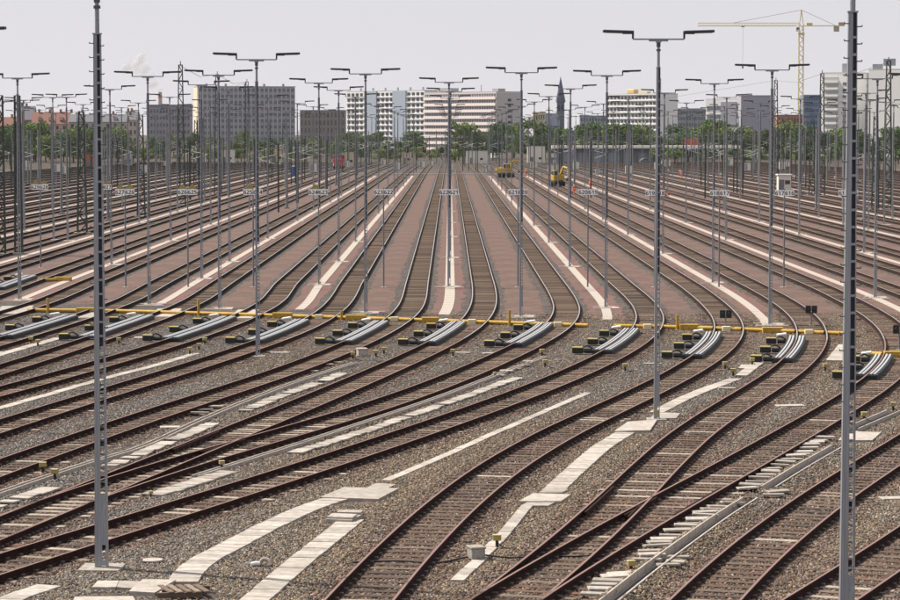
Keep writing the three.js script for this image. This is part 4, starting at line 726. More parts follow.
{ // portable toilet
  const p = G(293, 175.5), t = thing('portable_toilet', 'small blue portable toilet left of the red locomotive', 'toilet', [p.x, 0, p.z]); part('cabin', rbx(1.1, 2.1, 1.1, 0.05, 0, 1.1, 0), M.blue, t); part('roof', rbx(1.16, 0.18, 1.16, 0.08, 0, 2.22, 0), M.board, t); part('door', bx(0.75, 1.75, 0.04, 0, 1.05, 0.57), std(0.06, 0.12, 0.36, 0.5), t);
}
{ // long platform shed
  const d = 905, a = PD(556, 148.5, d), b = PD(657, 148.5, d), c = PD(737, 148.5, d), t = thing('platform_shed', 'long blue grey shed with a white flat roof edge', 'shed', [0, 0, -d]);
  part('wall', bx(b.x - a.x, a.y - 0.1, 10, (a.x + b.x) / 2, (a.y - 0.1) / 2, -6), std(0.24, 0.275, 0.33, 0.7), t); part('roof', bx(c.x - a.x + 3, 0.9, 14, (a.x + c.x) / 2, a.y + 0.5, -5), std(0.8, 0.75, 0.7, 0.8), t);
  for (let x = a.x + 2; x < c.x; x += 5.2) part('column', bx(0.35, a.y, 0.35, x, a.y / 2, 0), M.slim, t);
  for (let x = a.x + 3; x < b.x - 3; x += 5.2) part('door', bx(2.6, 3.2, 0.1, x + 1, 1.65, -0.94), std(0.33, 0.37, 0.42, 0.6), t);
}
{ // stacked containers
  const d = 930, a = PD(683.5, 138.5, d), b = PD(699.5, 147.5, d), t = thing('orange_container', 'orange container stacked high behind the white shed roof', 'container', [(a.x + b.x) / 2, b.y, -d - 2.6]), h = a.y - b.y, w = b.x - a.x;
  part('shell', bx(w, h, 2.5, 0, h / 2, 0), std(0.62, 0.15, 0.06, 0.7), t); for (let i = 0; i < 7; i++) part('rib', bx(0.14, h - 0.2, 0.08, -w / 2 + (i + 0.5) * w / 7, h / 2, 1.28), std(0.5, 0.12, 0.05, 0.7), t);
  const u = thing('grey_container', 'grey container carrying the orange one', 'container', [(a.x + b.x) / 2, 0, -d - 2.6]); part('shell', bx(w, b.y - 0.01, 2.5, 0, b.y / 2, 0), hutG, u); part('door', bx(1, 2, 0.06, 1, 1.1, 1.28), M.slim, u);
}
function car(px, py, label, kind, col, turn) {
  const p = G(px, py), t = thing(kind === 'van' ? 'white_van' : 'parked_car', label, kind, [p.x, 0, p.z], turn, 'vehicles parked beyond the tracks');
  const prof = kind === 'van' ? [[-2.6, 0.45], [-2.6, 2.3], [1.2, 2.35], [1.9, 1.35], [2.6, 1.15], [2.65, 0.45]] : [[-2.1, 0.4], [-2.1, 0.95], [-1.6, 1.0], [-1.1, 1.42], [0.4, 1.45], [1.1, 0.98], [2.0, 0.85], [2.1, 0.4]];
  const g = new THREE.ExtrudeGeometry(new THREE.Shape(prof.map(a => new THREE.Vector2(...a))), { depth: 1.7, bevelEnabled: true, bevelSize: 0.08, bevelThickness: 0.1, bevelSegments: 2 }); g.translate(0, 0, -0.85); part('body', g, col, t);
  for (const x of [-1.35, 1.35]) for (const z of [-0.86, 0.86]) part('wheel', (() => { const q = new THREE.CylinderGeometry(0.33, 0.33, 0.22, 14); q.rotateX(Math.PI / 2); q.translate(x, 0.33, z); return q; })(), M.black, t);
  part('windscreen', kind === 'van' ? bx(0.06, 0.85, 1.5, 1.62, 1.85, 0, 0, 0, 0.6) : bx(0.06, 0.55, 1.4, 0.85, 1.23, 0, 0, 0, 0.95), M.glass, t); for (const z of [-0.97, 0.97]) part('side_window', bx(kind === 'van' ? 0.8 : 1.5, 0.4, 0.03, kind === 'van' ? 0.9 : -0.3, kind === 'van' ? 1.75 : 1.2, z), M.glass, t);
}
car(495.5, 159, 'white van parked between the white huts', 'van', M.white, -1.2); car(635, 162, 'white car parked in front of the blue grey shed', 'car', M.white, -0.5); car(227, 160.5, 'white car parked before the small white hut', 'car', M.white, 0.4); car(646, 162.5, 'grey car parked right of the white car at the shed', 'car', M.slim, 0.2);
// signals with dark screens and small white markers
for (const [x, y, l] of [[407, 168, 'left of three red lit signals'], [424.5, 168, 'middle of three red signals'], [442, 168, 'right of three red signals'], [520, 170, 'right of the far excavator']]) { const p = G(x, y), t = thing('signal_mast', 'far light signal with dark screen, ' + l, 'signal', [p.x, 0, p.z], 0, 'far light signals'); part('mast', cyl(0.1, 0.1, 5.2, 0, 2.6, 0, 8), M.slim, t); const b = part('screen', rbx(1.0, 1.5, 0.15, 0.1, 0, 5.2, 0.1), M.black, t); part('lamp', (() => { const g = new THREE.CylinderGeometry(0.22, 0.22, 0.1, 12); g.rotateX(Math.PI / 2); g.translate(0, 5.3, 0.2); return g; })(), M.red, b); }
for (const [x, y, l] of [[668, 174, 'first from the left'], [679.5, 175, 'second from the left'], [720.5, 178.5, 'third from the left'], [794, 181, 'right of the pale signal hut'], [804.5, 180, 'second right of the signal hut'], [815.5, 184, 'third right of the signal hut'], [835, 182, 'left of the tall right mast'], [860.5, 187, 'right of the tall right mast'], [614.5, 175, 'leftmost, beside a yellow one'], [728, 185, 'near board 617']]) { const p = G(x, y), t = thing('marker_board', 'small white marker board beside the far right tracks, ' + l, 'marker', [p.x, 0, p.z], 0, 'white marker boards'); part('post', cyl(0.04, 0.04, 0.9, 0, 0.45, 0, 6), M.slim, t); part('plate', rbx(0.5, 0.5, 0.05, 0.02, 0, 1.0, 0), M.white, t); }
{ const p = G(667, 197), t = thing('barrier_marker', 'small red and white barrier lying right of board 618', 'barrier', [p.x, 0, p.z], 0.3); part('plate', rbx(0.9, 0.45, 0.06, 0.02, 0, 0.4, 0, 0, 0.3, 0.35), std(0.6, 0.06, 0.03, 0.6), t); part('stripe', bx(0.25, 0.43, 0.07, 0, 0.4, 0.002, 0, 0.3, 0.35), M.white, t); part('foot', bx(0.6, 0.12, 0.3, 0, 0.06, 0), M.black, t); }
// lineside cabinets scattered through the throat
{ let c0; const r = mulberry(321), mats = [hutG, hutW, hutB];
  for (let i = 0; i < 44; i++) { const d = 645 + 220 * r(), x = (r() - 0.5) * 0.34 * d; if (!c0) { c0 = thing('relay_cabinet', 'small lineside cabinet among the tracks of the far throat', 'cabinet', [x, 0, -d], 0, 'far lineside cabinets'); part('body', rbx(1.2, 1.5, 0.6, 0.03, 0, 0.85, 0), hutW, c0); part('roof', rbx(1.3, 0.1, 0.7, 0.02, 0, 1.65, 0), M.slim, c0); part('plinth', bx(1.25, 0.2, 0.65, 0, 0.06, 0), concs[3], c0); part('door', bx(0.5, 1.2, 0.03, -0.28, 0.85, 0.31), hutG, c0); } else { const c = copyOf(c0, [x, 0, -d], 0); c.scale.setScalar(0.7 + 0.9 * r()); } } }
// cross walkway at the far end of the straight tracks
struct('cross_walkway', bx(75, 0.06, 1.6, 6, 0.02, -655), M.conc);
struct('cross_walkway', bx(90, 0.06, 1.4, -70, 0.02, -690, 0.08), M.conc);
/* ---------------------------------------------------------------- buildings on the skyline */
function winGrid(w, h, floors, cols, ww, wh, z, y0 = 1.5) { const g = [], fh = (h - y0) / floors, cw = w / cols; for (let f = 0; f < floors; f++) for (let c = 0; c < cols; c++) g.push(bx(cw * ww, fh * wh, 0.3, -w / 2 + (c + 0.5) * cw, y0 + (f + 0.5) * fh, z)); return g; }
function building(px0, px1, yTop, d, label, depth, wall, rot = 0) {
  const a = PD(px0, yTop, d), b = PD(px1, yTop, d), t = thing('apartment_building', label, 'building', [(a.x + b.x) / 2, 0, -d], rot);
  const w = (b.x - a.x) / Math.cos(rot), h = a.y; part('wall', bx(w, h, depth, 0, h / 2, -depth / 2), wall, t); return { t, w, h, depth };
}
const S = (r, g, b) => std(r, g, b, 0.85);
const winD = std(0.05, 0.06, 0.075, 0.4), winB = std(0.12, 0.15, 0.19, 0.4);
const stuffPart = (n, g, m, p) => { const q = part(n, g, m, p); q.userData.kind = 'stuff'; return q; };
{ // slab with front shade and gable sunlight put into its grey and cream
  const { t, w, h, depth } = building(199.5, 294, 87, 1450, 'huge grey gridded slab building behind the left lattice masts', 16, S(0.40, 0.40, 0.42), 0.24);
  stuffPart('windows', winGrid(w, h, 10, 22, 0.62, 0.5, 0.05), winB, t); const cols = []; for (let i = 0; i <= 22; i++) cols.push(bx(0.35, h - 0.5, 0.5, -w / 2 + i * w / 22, h / 2, 0.2)); stuffPart('pilasters', cols, S(0.56, 0.54, 0.56), t); const fl = []; for (let i = 0; i < 10; i++) fl.push(bx(w, 0.5, 0.4, 0, 2 + i * (h - 1.5) / 10, 0.16)); stuffPart('floor_bands', fl, S(0.36, 0.36, 0.38), t);
  part('gable', bx(0.5, h - 0.4, 15, -w / 2 - 0.26, h / 2, -8), S(0.72, 0.60, 0.45), t); part('roof', bx(w + 1, 0.5, depth + 0.6, 0, h + 0.25, -depth / 2), S(0.4, 0.4, 0.42), t); for (let i = 0; i < 5; i++) part('roof_vent', bx(1.2, 1.4, 1.2, -w * 0.4 + i * w * 0.2, h + 1.2, -6), S(0.25, 0.25, 0.27), t);
}
{ // white slab with blue stair bands
  const { t, w, h, depth } = building(345, 425, 91.5, 1500, 'long white slab building with two blue grey stair bands', 13, S(0.74, 0.74, 0.74), -0.85);
  stuffPart('windows', winGrid(w, h, 10, 18, 0.58, 0.52, 0.05), winD, t); for (const [u, v] of [[0.27, 0.40], [0.61, 0.775]]) part('stair_band', bx(w * (v - u), h + 0.6, 1.0, -w / 2 + w * (u + v) / 2, h / 2, 0.4), S(0.36, 0.42, 0.50), t);
  const b = []; for (let f = 0; f < 10; f++) b.push(bx(w, 0.35, 0.7, 0, 1.5 + f * (h - 1.5) / 10, 0.3)); stuffPart('floor_bands', b, S(0.8, 0.8, 0.8), t); part('roof', bx(w, 0.5, depth, 0, h + 0.26, -depth / 2), S(0.45, 0.46, 0.48), t); for (let i = 0; i < 6; i++) part('roof_vent', bx(0.8, 1.8, 0.8, -w * 0.4 + i * w * 0.16, h + 1.4, -5), S(0.3, 0.3, 0.32), t);
}
{ // pinkish striped slab, shade of its end wall put into the grey gable
  const { t, w, h, depth } = building(424, 495.5, 93, 1380, 'pinkish white slab building with dark window stripes', 18, S(0.70, 0.60, 0.58), -0.85);
  const a = []; const n = 9; for (let f = 0; f < n; f++) a.push(bx(w - 1, (h / n) * 0.42, 0.25, 0, 1 + (f + 0.62) * (h - 1) / n, 0.05)); stuffPart('window_stripes', a, winB, t); const b = []; for (let f = 0; f < n; f++) b.push(bx(w, (h / n) * 0.42, 1.0, 0, 1 + (f + 0.15) * (h - 1) / n, 0.4)); stuffPart('parapets', b, S(0.86, 0.77, 0.74), t);
  const m = []; for (let i = 1; i < 30; i++) m.push(bx(0.25, h - 1.5, 0.3, -w / 2 + i * w / 30, h / 2, 0.1)); stuffPart('mullions', m, S(0.6, 0.52, 0.5), t); part('roof', bx(w, 0.6, depth, 0, h + 0.3, -depth / 2), S(0.5, 0.46, 0.46), t); part('roof_house', bx(10, 2.2, 6, -w * 0.28, h + 1.7, -6), S(0.33, 0.33, 0.34), t); part('roof_house', bx(4.5, 1.6, 5, w * 0.42, h + 1.3, -6), S(0.33, 0.33, 0.34), t); part('antenna', bar([w * 0.2, h + 0.3, -5], [w * 0.2, h + 4.2, -5], 0.25), M.slim, t);
  part('gable', bx(0.4, h - 0.3, 17.6, w / 2 + 0.21, h / 2, -9), S(0.5, 0.48, 0.48), t); stuffPart('gable_windows', Array.from({ length: 9 }, (_, f) => bx(0.3, 1.4, 2.4, w / 2 + 0.34, 4 + f * (h - 5) / 9, -9)), winD, t);
}
{ // brown block behind far throat
  const { t, w, h, depth } = building(300, 345, 111, 1300, 'low brown block left of the white slab building', 14, S(0.25, 0.225, 0.22)); stuffPart('windows', winGrid(w, h, 5, 12, 0.4, 0.6, 0.05), S(0.12, 0.11, 0.11), t); part('roof', bx(w, 0.5, depth, 0, h + 0.25, -depth / 2), S(0.2, 0.2, 0.21), t);
}
{ const { t, w, h, depth } = building(147, 190, 107.5, 1350, 'dull grey block left of the huge grey slab', 14, S(0.29, 0.29, 0.315)); stuffPart('windows', winGrid(w, h, 6, 14, 0.5, 0.5, 0.05), S(0.12, 0.13, 0.15), t); part('roof', bx(w + 0.5, 1.5, depth, 0, h + 0.76, -depth / 2), S(0.2, 0.2, 0.23), t); }
{ const { t, w, h, depth } = building(608, 657.5, 94.5, 1480, 'white slab building with dark dotted windows right of the church', 14.5, S(0.74, 0.74, 0.73), -0.85); stuffPart('windows', winGrid(w, h, 9, 15, 0.66, 0.46, 0.05), winD, t); const b = []; for (let f = 0; f < 10; f++) b.push(bx(w, 0.4, 0.6, 0, 1.4 + f * (h - 1.5) / 9, 0.25)); stuffPart('floor_bands', b, S(0.8, 0.8, 0.79), t); part('roof', bx(w, 0.5, depth, 0, h + 0.26, -depth / 2), S(0.4, 0.4, 0.42), t); part('roof_house', rbx(6, 2.6, 4, 0.6, -w * 0.12, h + 1.8, -5), S(0.62, 0.46, 0.2), t); part('roof_house', bx(7, 1.1, 3, w * 0.1, h + 1.06, -5), S(0.62, 0.5, 0.28), t); part('antenna', bar([w * 0.4, h + 0.5, -5], [w * 0.4, h + 9, -5], 0.35), M.slim, t); }
{ const { t, w, h } = building(677, 706, 109, 1560, 'low grey office block behind the trees', 14, S(0.3, 0.32, 0.34)); stuffPart('windows', winGrid(w, h, 6, 10, 0.7, 0.5, 0.05), winB, t); part('roof', bx(w, 0.4, 14, 0, h + 0.2, -7), S(0.3, 0.3, 0.3), t); }
{ const { t, w, h } = building(707, 740.5, 99.5, 1420, 'white and grey building with wide window bands', 10, S(0.74, 0.73, 0.74), -0.7); stuffPart('window_stripes', [0, 1, 2, 3, 4].map(f => bx(w * 0.92, h * 0.075, 0.3, 0, h * (0.18 + f * 0.165), 0.05)), winB, t); part('grey_bay', bx(w * 0.42, h * 0.45, 0.6, w * 0.14, h * 0.73, 0.2), S(0.28, 0.29, 0.33), t); part('roof', bx(w, 0.4, 14, 0, h + 0.2, -7), S(0.5, 0.5, 0.5), t); }
{ const { t, w, h } = building(741, 770.5, 96, 1400, 'blank mauve grey building left of the crane', 18, S(0.34, 0.335, 0.39)); part('roof', bx(w + 0.3, 0.4, 18.2, 0, h + 0.2, -9), S(0.3, 0.3, 0.32), t); part('roof_house', bx(3, 1, 3, -3, h + 0.9, -5), S(0.3, 0.3, 0.32), t); }
{ const { t, w, h } = building(778, 802.5, 116, 1250, 'low red brick building below the crane', 14, S(0.38, 0.16, 0.105)); stuffPart('windows', winGrid(w, h, 4, 8, 0.4, 0.5, 0.05), winD, t); part('roof', bx(w + 0.3, 0.6, 14.2, 0, h + 0.3, -7), S(0.3, 0.13, 0.1), t); }
{ const { t, w, h } = building(803.5, 822, 95.5, 1350, 'blue glazed block between crane and white tower', 14, S(0.16, 0.24, 0.38)); stuffPart('windows', winGrid(w, h, 9, 8, 0.7, 0.5, 0.05), S(0.09, 0.13, 0.2), t); part('roof', bx(w, 0.4, 14, 0, h + 0.2, -7), S(0.25, 0.32, 0.42), t); }
{ const { t, w, h } = building(823, 848, 73.5, 1120, 'white balcony tower left of the tall right mast', 14, S(0.74, 0.74, 0.73), -0.7); stuffPart('balconies', Array.from({ length: 11 }, (_, f) => bx(w * 0.55, 0.9, 1.2, -w * 0.15, 2.5 + f * (h - 3) / 11, 0.6)), S(0.76, 0.76, 0.75), t); stuffPart('balcony_doors', Array.from({ length: 11 }, (_, f) => bx(w * 0.5, 1.4, 0.2, -w * 0.15, 3.7 + f * (h - 3) / 11, 0.05)), S(0.34, 0.35, 0.37), t); stuffPart('windows', winGrid(w * 0.2, h - 3, 11, 1, 0.7, 0.4, 0.05, 2.5).map(g => g.translate(w * 0.33, 0, 0)), winB, t); part('roof_frame', bx(4.5, 4.2, 0.3, w * 0.22, h + 2.2, -4), S(0.26, 0.27, 0.3), t); part('roof', bx(w, 0.5, 16, 0, h + 0.26, -8), S(0.5, 0.5, 0.5), t); }
{ const { t, w, h } = building(849, 871, 75, 1135, 'gable end of the white balcony tower, its shade put into grey walls', 10, S(0.55, 0.55, 0.56)); stuffPart('windows', winGrid(w * 0.75, h, 11, 3, 0.6, 0.5, 0.05), winD, t); part('roof', bx(w, 0.5, 16, 0, h + 0.26, -8), S(0.5, 0.5, 0.5), t); }  // separate block for the white tower gable, shade painted as grey
{ const { t, w, h } = building(871.5, 925, 70, 1100, 'large white tower block cut by the right edge', 16, S(0.82, 0.82, 0.8), -0.6); part('roof', bx(w, 0.5, 16, 0, h + 0.26, -8), S(0.5, 0.5, 0.5), t); for (const [u, a, b] of [[-0.4, 4.6, 2.2], [-0.2, 5.4, 3.0], [0.1, 4, 1.2]]) part('roof_frame', bx(a, b, 0.4, u * w, h + 0.5 + b / 2 + (u === -0.2 ? 1.4 : 0), -3), S(0.2, 0.21, 0.24), t); stuffPart('windows', winGrid(w * 0.3, h, 11, 3, 0.5, 0.45, 0.05).map(g => g.translate(w * 0.3, 0, 0)), winD, t); }
{ const { t, w, h } = building(533, 545, 113, 1600, 'small beige building left of the church', 10, S(0.62, 0.52, 0.36)); part('roof', bx(w + 0.4, 0.6, 10.4, 0, h + 0.3, -5), S(0.5, 0.42, 0.3), t); stuffPart('windows', winGrid(w, h, 4, 5, 0.4, 0.5, 0.05), winD, t); }
{ const { t, w, h } = building(580, 606, 116.5, 1550, 'blue grey low building right of the church', 12, S(0.26, 0.31, 0.38)); part('roof', bx(w + 0.4, 0.6, 12.4, 0, h + 0.3, -6), S(0.22, 0.27, 0.33), t); stuffPart('windows', winGrid(w, h, 5, 9, 0.5, 0.5, 0.05), winD, t); }
{ // church
  const d = 1700, b = PD(560.5, 115, d), top = PD(560.5, 76, d), s = PD(560.5, 102, d), t = thing('church', 'dark slate church with a tall pointed spire', 'church', [b.x, 0, -d]);
  part('tower', bx(4.8, s.y, 4.8, 0, s.y / 2, 0), S(0.12, 0.14, 0.19), t); const sp = part('spire', new THREE.ConeGeometry(3.3, top.y - s.y, 8).translate(0, (top.y + s.y) / 2, 0), S(0.09, 0.11, 0.16), t); for (const [x, z] of [[-2.1, 2.1], [2.1, 2.1], [-2.1, -2.1], [2.1, -2.1]]) part('pinnacle', new THREE.ConeGeometry(0.7, 5, 6).translate(x, s.y + 2, z), S(0.1, 0.12, 0.17), sp);
  const sh = new THREE.Shape([[-5, 0], [-5, b.y - 7], [0, b.y + 1], [5, b.y - 7], [5, 0]].map(a => new THREE.Vector2(...a))), n = new THREE.ExtrudeGeometry(sh, { depth: 16, bevelEnabled: false }); n.rotateY(-Math.PI / 2); n.translate(-0.5, 0, 0); part('nave', n, S(0.11, 0.13, 0.18), t);
  part('belfry_window', [bx(0.9, 4, 0.2, -1.1, s.y - 4, 2.45), bx(0.9, 4, 0.2, 1.1, s.y - 4, 2.45)], M.black, t);
}
// old houses on the left
function house(px0, px1, yEave, yRidge, d, label, wall, roof, extras = 0) {
  const a = PD(px0, yEave, d), b = PD(px1, yRidge, d), w = b.x - a.x, t = thing('town_house', label, 'house', [(a.x + b.x) / 2, 0, -d], 0), h = a.y, rh = b.y - a.y, dep = 12;
  part('wall', bx(w, h, dep, 0, h / 2, -dep / 2), wall, t); stuffPart('windows', winGrid(w, h, 4, Math.max(3, Math.round(w / 3)), 0.4, 0.5, 0.05), winD, t);
  const sh = new THREE.Shape([[-dep / 2 - 0.5, 0], [0, rh], [dep / 2 + 0.5, 0]].map(q => new THREE.Vector2(...q))), g = new THREE.ExtrudeGeometry(sh, { depth: w + 0.6, bevelEnabled: false }); g.rotateY(Math.PI / 2); g.translate(-w / 2 - 0.3, h + 0.02, -dep / 2); const r = part('roof', g, roof, t);
  for (let i = 0; i < 2 + extras; i++) part('chimney', bx(0.9, 1.8, 0.9, -w * 0.35 + i * w * 0.3, h + rh + 0.4, -dep / 2), S(0.3, 0.15, 0.11), r);
  for (let i = 0; i < extras; i++) part('dormer', bx(1.4, 1.4, 2.5, -w * 0.3 + i * w * 0.3, h + rh * 0.45, -2.0), wall, r);
}
const redRoof = S(0.21, 0.10, 0.08), greyRoof = S(0.14, 0.145, 0.165);
house(-20, 20, 128, 117, 1150, 'town house with a dull red roof at the left edge', S(0.4, 0.3, 0.26), redRoof, 1); house(32, 68, 124, 112, 1150, 'town house with a bright red tiled roof', S(0.45, 0.36, 0.3), redRoof, 3); house(18, 33, 120, 106, 1180, 'tall dark gabled house between the two red roofs', S(0.2, 0.17, 0.18), greyRoof, 0); house(69, 126, 122, 114, 1130, 'long grey roofed town house behind the left mast', S(0.42, 0.37, 0.33), greyRoof, 3); house(125, 137, 120, 111, 1170, 'narrow beige house with a grey roof', S(0.5, 0.43, 0.38), greyRoof, 0);
{ const p = PD(160, 70, 2300), t = thing('factory_chimney', 'slender far chimney below the white plume', 'chimney', [p.x, 0, -2300]); part('shaft', cyl(2.6, 1.7, PD(160, 92, 2300).y, 0, PD(160, 92, 2300).y / 2, 0, 14), S(0.45, 0.42, 0.42), t); part('band', cyl(1.85, 1.85, 3, 0, PD(160, 92, 2300).y - 4, 0, 14), S(0.5, 0.2, 0.15), t); }
{ // steam plume: soft, thin puffs
  const d = 2340, r = mulberry(4), g = []; const route = [[160, 90, 4], [156, 84, 6], [150, 78, 9], [143, 72, 12], [136, 68, 14], [131, 66, 13], [140, 60, 11], [141, 57, 8], [128, 70, 9], [152, 86, 7]];
  for (const [x, y, s] of route) for (let i = 0; i < 4; i++) { const p = PD(x + (r() - 0.5) * s * 0.7, y + (r() - 0.5) * s * 0.5, d), q = new THREE.IcosahedronGeometry(s * 0.45 * (0.6 + 0.6 * r()), 3), P = q.attributes.position; for (let k = 0; k < P.count; k++) { const f = 0.75 + 0.5 * fbm(P.getX(k) * 0.22 + 30 + i, P.getY(k) * 0.22 + P.getZ(k) * 0.17 + 30, 3); P.setXYZ(k, P.getX(k) * f, P.getY(k) * f, P.getZ(k) * f); } q.translate(p.x, p.y, p.z + (r() - 0.5) * 20); g.push(q); }
  const m = part('steam_cloud', g, std(0.95, 0.93, 0.92, 1, 0, { transparent: true, opacity: 0.06 }), scene); m.geometry.computeVertexNormals(); tag(m, 'thin white steam plume drifting above the far chimney', 'steam');
}
/* ---------------------------------------------------------------- tower crane */
{
  const d = 1300, f = PD(800, 153, d), tip = PD(800.8, 10, d), jy = PD(800, 26, d).y, t = thing('tower_crane', 'pale yellow tower crane rising above the city', 'crane', [f.x, 0, -d]), cm = S(0.72, 0.6, 0.36), W = 2.2;
  const sect = (y0, y1, n, w) => { const g = []; for (const a of [-1, 1]) for (const c of [-1, 1]) g.push(bar([a * w / 2, y0, c * w / 2], [a * w / 2, y1, c * w / 2], 0.34)); for (let i = 0; i < n; i++) { const a = y0 + (y1 - y0) * i / n, b = y0 + (y1 - y0) * (i + 1) / n, s = i % 2 ? 1 : -1; for (const c of [-1, 1]) { g.push(bar([s * w / 2, a, c * w / 2], [-s * w / 2, b, c * w / 2], 0.2)); g.push(bar([c * w / 2, a, s * w / 2], [c * w / 2, b, -s * w / 2], 0.2)); } } return g; };
  part('tower', sect(0, jy - 4.5, 26, W), cm, t); part('slewing_ring', cyl(1.7, 1.7, 1.2, 0, jy - 3.9, 0, 14), cm, t); part('tower_head', [...sect(jy - 3.3, jy + 1, 2, 2.0), bar([-0.9, jy + 1, 0], [0, tip.y, 0], 0.4), bar([0.9, jy + 1, 0], [0, tip.y, 0], 0.4)], cm, t);
  const cb = part('cab', rbx(1.6, 2.2, 1.6, 0.2, -1.9, jy - 1.6, 0.6), M.white, t); part('cab_window', bx(1.2, 1, 0.05, -1.9, jy - 1.3, 1.42), M.glass, cb);
  const L = 51.5, j = [bar([-L, jy, 0.7], [-1, jy, 0.7], 0.24), bar([-L, jy, -0.7], [-1, jy, -0.7], 0.24), bar([-L, jy + 1.5, 0], [-1, jy + 1.5, 0], 0.24)]; for (let i = 0; i < 34; i++) { const x0 = -1 - i * (L - 1) / 34, x1 = -1 - (i + 1) * (L - 1) / 34, xm = (x0 + x1) / 2; for (const z of [-0.7, 0.7]) { j.push(bar([x0, jy, z], [xm, jy + 1.5, 0], 0.13)); j.push(bar([xm, jy + 1.5, 0], [x1, jy, z], 0.13)); } } part('jib', j, cm, t);
  part('counter_jib', [bx(21, 0.35, 1.5, 11, jy + 0.1, 0), bx(3, 1.2, 1.4, 4, jy + 0.9, 0)], cm, t); part('counterweight', [bx(2.6, 3.0, 1.4, 17.5, jy - 1.3, 0), bx(3.2, 1.6, 1.4, 20, jy + 1, 0)], S(0.42, 0.36, 0.26), t);
  part('tie_bar', [bar([0, tip.y, 0], [-34, jy + 1.5, 0], 0.16), bar([0, tip.y, 0], [17, jy + 0.3, 0], 0.16)], M.slim, t); part('hoist_rope', bar([-29, jy, 0], [-29, jy - 20, 0], 0.09), M.slim, t); part('hook_block', rbx(0.7, 1.2, 0.5, 0.1, -29, jy - 20.5, 0), M.steelDark, t); part('trolley', bx(1.6, 0.4, 1.6, -29, jy - 0.3, 0), M.steelDark, t);
}
/* ---------------------------------------------------------------- trees */
{
  const leafM = [[0.125, 0.19, 0.05], [0.09, 0.15, 0.045], [0.165, 0.215, 0.07], [0.075, 0.13, 0.055]].map(c => new THREE.MeshPhysicalMaterial({ color: new THREE.Color().setRGB(...c), roughness: 0.9, side: THREE.DoubleSide }));
  const bark = S(0.09, 0.07, 0.05), protos = [];
  for (let v = 0; v < 5; v++) {
    const r = mulberry(500 + v), pos = [], nC = 16 + v * 2, clumps = [];
    for (let i = 0; i < nC; i++) { const a = r() * 6.28, e = r(), rad = 0.36 * Math.sqrt(r()) * (1 - 0.45 * e); clumps.push([Math.cos(a) * rad, 0.3 + 0.58 * e, Math.sin(a) * rad, 0.1 + 0.09 * r()]); }
    for (const [cx, cy, cz, cr] of clumps) for (let i = 0; i < 95; i++) {
      const u = r() * 2 - 1, a = r() * 6.28, s = Math.sqrt(1 - u * u), q = cr * (0.55 + 0.5 * r()), x = cx + q * s * Math.cos(a), y = cy + q * u * 0.8, z = cz + q * s * Math.sin(a);
      const k = 0.024 + 0.022 * r(), d1 = [r() - .5, r() - .5, r() - .5], d2 = [r() - .5, r() - .5, r() - .5], l1 = Math.hypot(...d1), l2 = Math.hypot(...d2);
      const A = [x + d1[0] / l1 * k, y + d1[1] / l1 * k, z + d1[2] / l1 * k], B = [x + d2[0] / l2 * k, y + d2[1] / l2 * k, z + d2[2] / l2 * k], C = [x - d1[0] / l1 * k, y - d1[1] / l1 * k, z - d1[2] / l1 * k]; pos.push(...A, ...B, ...C);
    }
    const g = new THREE.BufferGeometry(); g.setAttribute('position', new THREE.Float32BufferAttribute(pos, 3)); g.computeVertexNormals();
    const tr = [bar([0, 0, 0], [0.01, 0.32, 0], 0.045, 7)]; for (let i = 0; i < 7; i++) { const c = clumps[i]; tr.push(bar([0.005, 0.22 + 0.02 * i, 0], [c[0], c[1], c[2]], 0.014, 5)); } protos.push([g, merge(tr)]);
  }
  const tree = (px, yTop, d, wide, tone, label, group) => {
    const p = PD(px, yTop, d), h = p.y, q = Math.floor(R() * 5), t = thing('leafy_tree', label, 'tree', [p.x, 0, -d], R() * 6.28, group);
    const cr = part('crown', protos[q][0], leafM[tone], t), tk = part('trunk', protos[q][1], bark, t), w = h * wide; cr.scale.set(w, h * 1.04, w); tk.scale.set(w, h, w);
  };
  const row = (x0, x1, n, y0, y1, d, wide, label, group) => { for (let i = 0; i < n; i++) tree(x0 + (x1 - x0) * (i + rr(0.2, 0.8)) / n, rr(y0, y1), d + rr(-35, 35), wide * rr(0.8, 1.2), Math.floor(R() * 4), label, group); };
  row(-14, 40, 7, 118, 128, 930, 1.1, 'dark green tree in the clump at the left edge', 'trees at the left edge'); row(40, 124, 11, 124, 136, 920, 1.15, 'green tree in front of the red roofed houses', 'trees before the old houses');
  row(150, 300, 14, 127, 142, 1060, 1.1, 'dull green tree below the grey slab building', 'trees below the grey slab'); row(300, 345, 5, 132, 142, 1040, 1.1, 'green tree left of the white slab building', 'trees left of the white slab'); row(345, 424, 9, 128, 141, 1080, 1.1, 'green tree at the foot of the white slab building', 'trees before the white slab');
  row(452, 505, 6, 121, 134, 985, 1.1, 'bright green tree before the pinkish slab building', 'trees before the pinkish slab'); row(508, 612, 12, 119, 137, 1020, 1.2, 'green tree in the belt below the church', 'trees below the church');
  row(608, 705, 11, 121, 138, 1000, 1.2, 'green tree in the belt before the dotted white slab', 'trees before the dotted slab'); row(700, 850, 18, 118, 138, 990, 1.25, 'green tree in the belt below the crane', 'trees below the crane'); row(840, 912, 8, 125, 142, 960, 1.2, 'green tree before the white towers at the right edge', 'trees before the right towers');
  row(650, 905, 18, 144, 154, 880, 1.6, 'low green bush along the far right yard edge', 'bushes on the right yard edge'); row(300, 470, 14, 146, 154, 930, 1.6, 'low dull bush behind the far throat', 'bushes behind the throat'); row(-10, 150, 12, 144, 153, 900, 1.6, 'low bush along the far left yard edge', 'bushes on the left yard edge'); row(150, 300, 12, 145, 154, 920, 1.6, 'low bush below the grey slab building', 'bushes below the grey slab');
}
